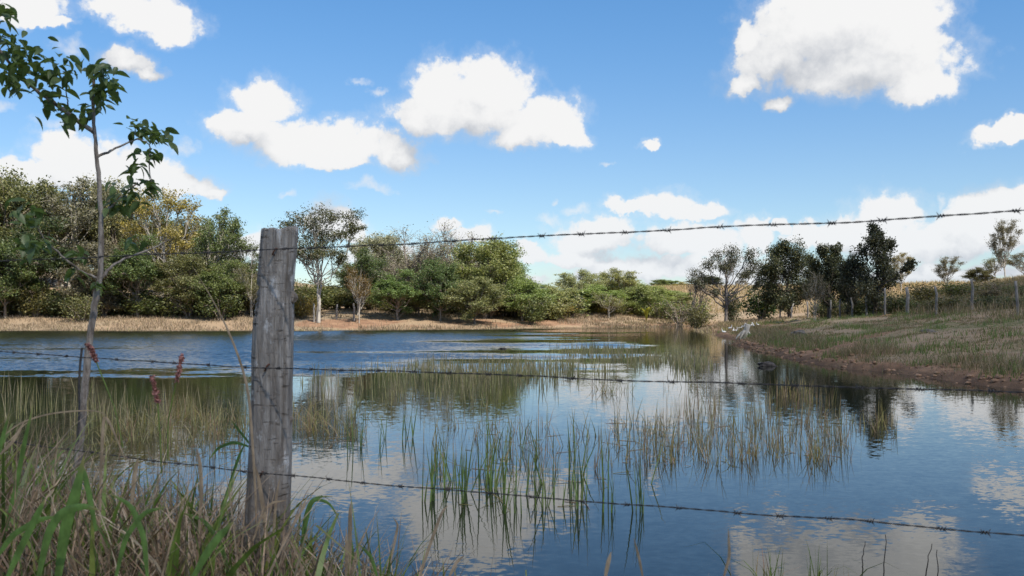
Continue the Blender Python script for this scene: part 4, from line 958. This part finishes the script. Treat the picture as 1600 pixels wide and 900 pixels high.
DB = [
 ([(155,830),(156,760),(159,700),(161,652),(166,650),(180,680),(196,720)],3.9,.010,'dry stalk bent over sharply at its top left of the post'),
 ([(400,860),(400,780),(396,720),(392,660),(388,600),(365,535),(340,480),(300,415)],3.45,.009,'long dry stem curving up to the left beside the post'),
 ([(420,880),(412,800),(404,750),(398,725)],3.4,.014,'brown dry leaf sheath against the post'),
 ([(425,890),(428,820),(432,770),(437,748)],3.4,.009,'pale dry stalk in front of the post foot'),
 ([(395,845),(410,800),(425,785),(448,782)],3.35,.009,'pale dry blade curling over the post foot'),
 ([(440,850),(470,800),(482,770)],3.4,.009,'pale dry stalk leaning right from the post foot'),
 ([(545,905),(546,860),(547,800),(548,785)],3.3,.014,'stout brown dry stalk standing right of the post'),
 ([(540,910),(541,870),(541,823)],3.2,.010,'pale cut stalk beside the stout brown stalk'),
 ([(205,790),(210,740),(216,715)],3.6,.013,'short pale dry stub in the grass'),
 ([(310,840),(315,770),(312,720),(306,700)],3.7,.012,'dry pale stalk with a folded tip between sapling and post'),
 ([(655,905),(665,870),(690,800),(700,790)],2.9,.009,'faint dry blade leaning over the near water'),
 ([(610,880),(618,840),(622,820),(614,808)],3.2,.008,'curved dry blade at the near water edge'),
 ([(-5,690),(30,660),(80,645),(150,640),(172,652)],3.7,.005,'thin yellow stem arching low from the left edge'),
 ([(0,710),(20,690),(40,655)],3.3,.009,'reddish dry blade at the left edge'),
 ([(700,905),(712,880),(725,868)],2.8,.009,'short pale blade at the bottom edge of the picture'),
 ([(1005,905),(998,870),(990,840)],2.7,.007,'thin pale blade at the bottom edge right of the middle'),
 ([(1130,905),(1140,870),(1138,825)],2.3,.007,'faint pale blade rising to the lowest wire'),
 ([(945,905),(950,880),(955,862)],2.4,.010,'stubby pale blade at the bottom edge')]
for (pts, Y, w, lab) in DB: ribbon('dry_stalk', pts, Y-.5*(pts[0][0] < 330), w, M_FGD, lab, 'dry stalk')
# reddish seed heads
M_RED = leaf_mat('seed_head_red', [(.30,.12,.11), (.42,.20,.18), (.36,.16,.14)], .2, .7, False)
for (pts, hd, lab) in [([(192,700),(180,640),(160,590),(150,565)],[(150,565),(143,548),(137,538)],'red seed head in front of the sapling trunk'),
                       ([(262,720),(262,660),(270,620),(276,595)],[(276,595),(280,575),(284,556)],'tallest red seed head between sapling and post'),
                       ([(252,740),(250,680),(246,630)],[(246,630),(242,608),(237,588)],'blurred red seed head left of the tallest one')]:
    Y = 3.2; P = np.array([wpt(a, b, Y) for a, b in pts]); Hd = np.array([wpt(a, b, Y) for a, b in hd])
    o = link('seed_head_stem', None, None, tuple(P[0])); t = np.linspace(0, len(P)-1, 12); Q_ = np.stack([np.interp(t, np.arange(len(P)), P[:, a]) for a in range(3)], -1)
    link('stem', mesh_np('stem', *tube(Q_-P[0], .0022, 5), M_FGG, True, {'t': np.zeros(60)}), o)
    t = rng.uniform(0, 2, 260); C_ = np.stack([np.interp(t, [0, 1, 2], Hd[:, a]) for a in range(3)], -1)+rng.normal(0, .0034, (260, 3))
    link('seed_head', leaves_mesh('seed_head', C_-P[0], .012, np.random.default_rng(2), 0, M_RED), o)
    tag(o, lab, 'grass')
# plants standing in the near water at the bottom right
wp = [clump_mesh(200+k, 16, (.15, .42), (.006, .011), [M_FGG, M_REEDB][k % 2], .09, .35) for k in range(2)]
for k, (px, py, s, lab) in enumerate([(1205,925,.85,'leafy green tuft in the water under the lowest wire at the right'), (1198,915,.8,'brown stalk tuft mixed into the leafy green one'), (1275,905,.7,'small grassy tuft right of the leafy green one'), (1315,925,.55,'thin tuft standing before the reflected cloud')]):
    Y = CZ*F/(py-YH); tag(link('water_plant', wp[k % 2], None, ((px-800)/F*Y, Y, 0), k*1.7, s), lab, 'plant')
for k, (x0, y0, x1, y1, lab) in enumerate([(1380,905,1384,836,'thin bare stem right of the thin tuft'), (1445,900,1456,850,'thin leaning stem in the reflected cloud'), (1347,880,1350,845,'short bent stem below the lowest wire'), (1467,905,1464,860,'rightmost thin bare stem in the reflected cloud')]):
    Y = CZ*F/(y0+6-YH); P = np.linspace(wpt(x0, y0+10, Y), wpt(x1, y1, Y), 8)+rng.normal(0, .004, (8, 3))
    tag(link('dry_water_plant', mesh_np('dry_water_plant', *tube(P, np.linspace(.004, .002, 8), 5), M_DARKB, True)), lab, 'stem')

# ------------------------------------------------------------------ the cloud overhead, behind the camera, that shades the near bank
def shade_cloud():
    import bmesh
    from mathutils import noise
    m, t, out = new_mat('cloud_white'); b = principled(t, t.mix(t.noise(t.new('ShaderNodeTexCoord').outputs['Object'], .02), C4((.82, .83, .85)), C4((.9, .9, .9))), 1.0, None, 0)
    tp = t.new('ShaderNodeBsdfTransparent'); ms = t.new('ShaderNodeMixShader'); ms.inputs[0].default_value = .50; t.l.new(b.outputs[0], ms.inputs[1]); t.l.new(tp.outputs[0], ms.inputs[2]); t.l.new(ms.outputs[0], out.inputs[0])
    alt = 420.0
    g = np.linspace(-1, 1, 150); GX, GY = np.meshgrid(20+g*105, 0+g*95)
    f = np.full(GX.shape, -9.0)
    for (gx, gy, rx, ry) in [(18,14,40,34),(24,34,22,20),(40,20,40,34),(56,56,30,20),(0,-8,42,30),(-22,-4,34,26),(28,46,14,11),(60,30,40,30),(44,44,24,12),(10,-40,60,34)]:
        f = np.maximum(f, 1-np.hypot((GX-gx)/rx, (GY-gy)/ry))
    f = f+(fbm(GX*.05, GY*.05, 90)-.5)*.5+(fbm(GX*.2, GY*.2, 91)-.5)*.22
    th = np.sqrt(np.clip(f, 0, None))*24*(.7+.8*fbm(GX*.09, GY*.09, 93)); k = f > 0
    c = np.array([0, 0, 2.0])+SUN*(alt/SUN[2]); n = GX.size; idx = np.arange(n).reshape(GX.shape)
    V = np.concatenate([np.stack([GX, GY, th], -1).reshape(-1, 3), np.stack([GX, GY, -.3*th-.01], -1).reshape(-1, 3)])+c
    cell = (k[:-1, :-1] & k[1:, :-1] & k[:-1, 1:] & k[1:, 1:])
    q = np.stack([idx[:-1, :-1], idx[:-1, 1:], idx[1:, 1:], idx[1:, :-1]], -1)[cell]
    me = mesh_np('cloud', V, np.concatenate([q, q[:, ::-1]+n]), m)
    for p in me.polygons: p.use_smooth = True
    tag(link('sky_cloud', me), 'white cumulus cloud overhead that shades the near bank', 'cloud', kind='structure')
shade_cloud()
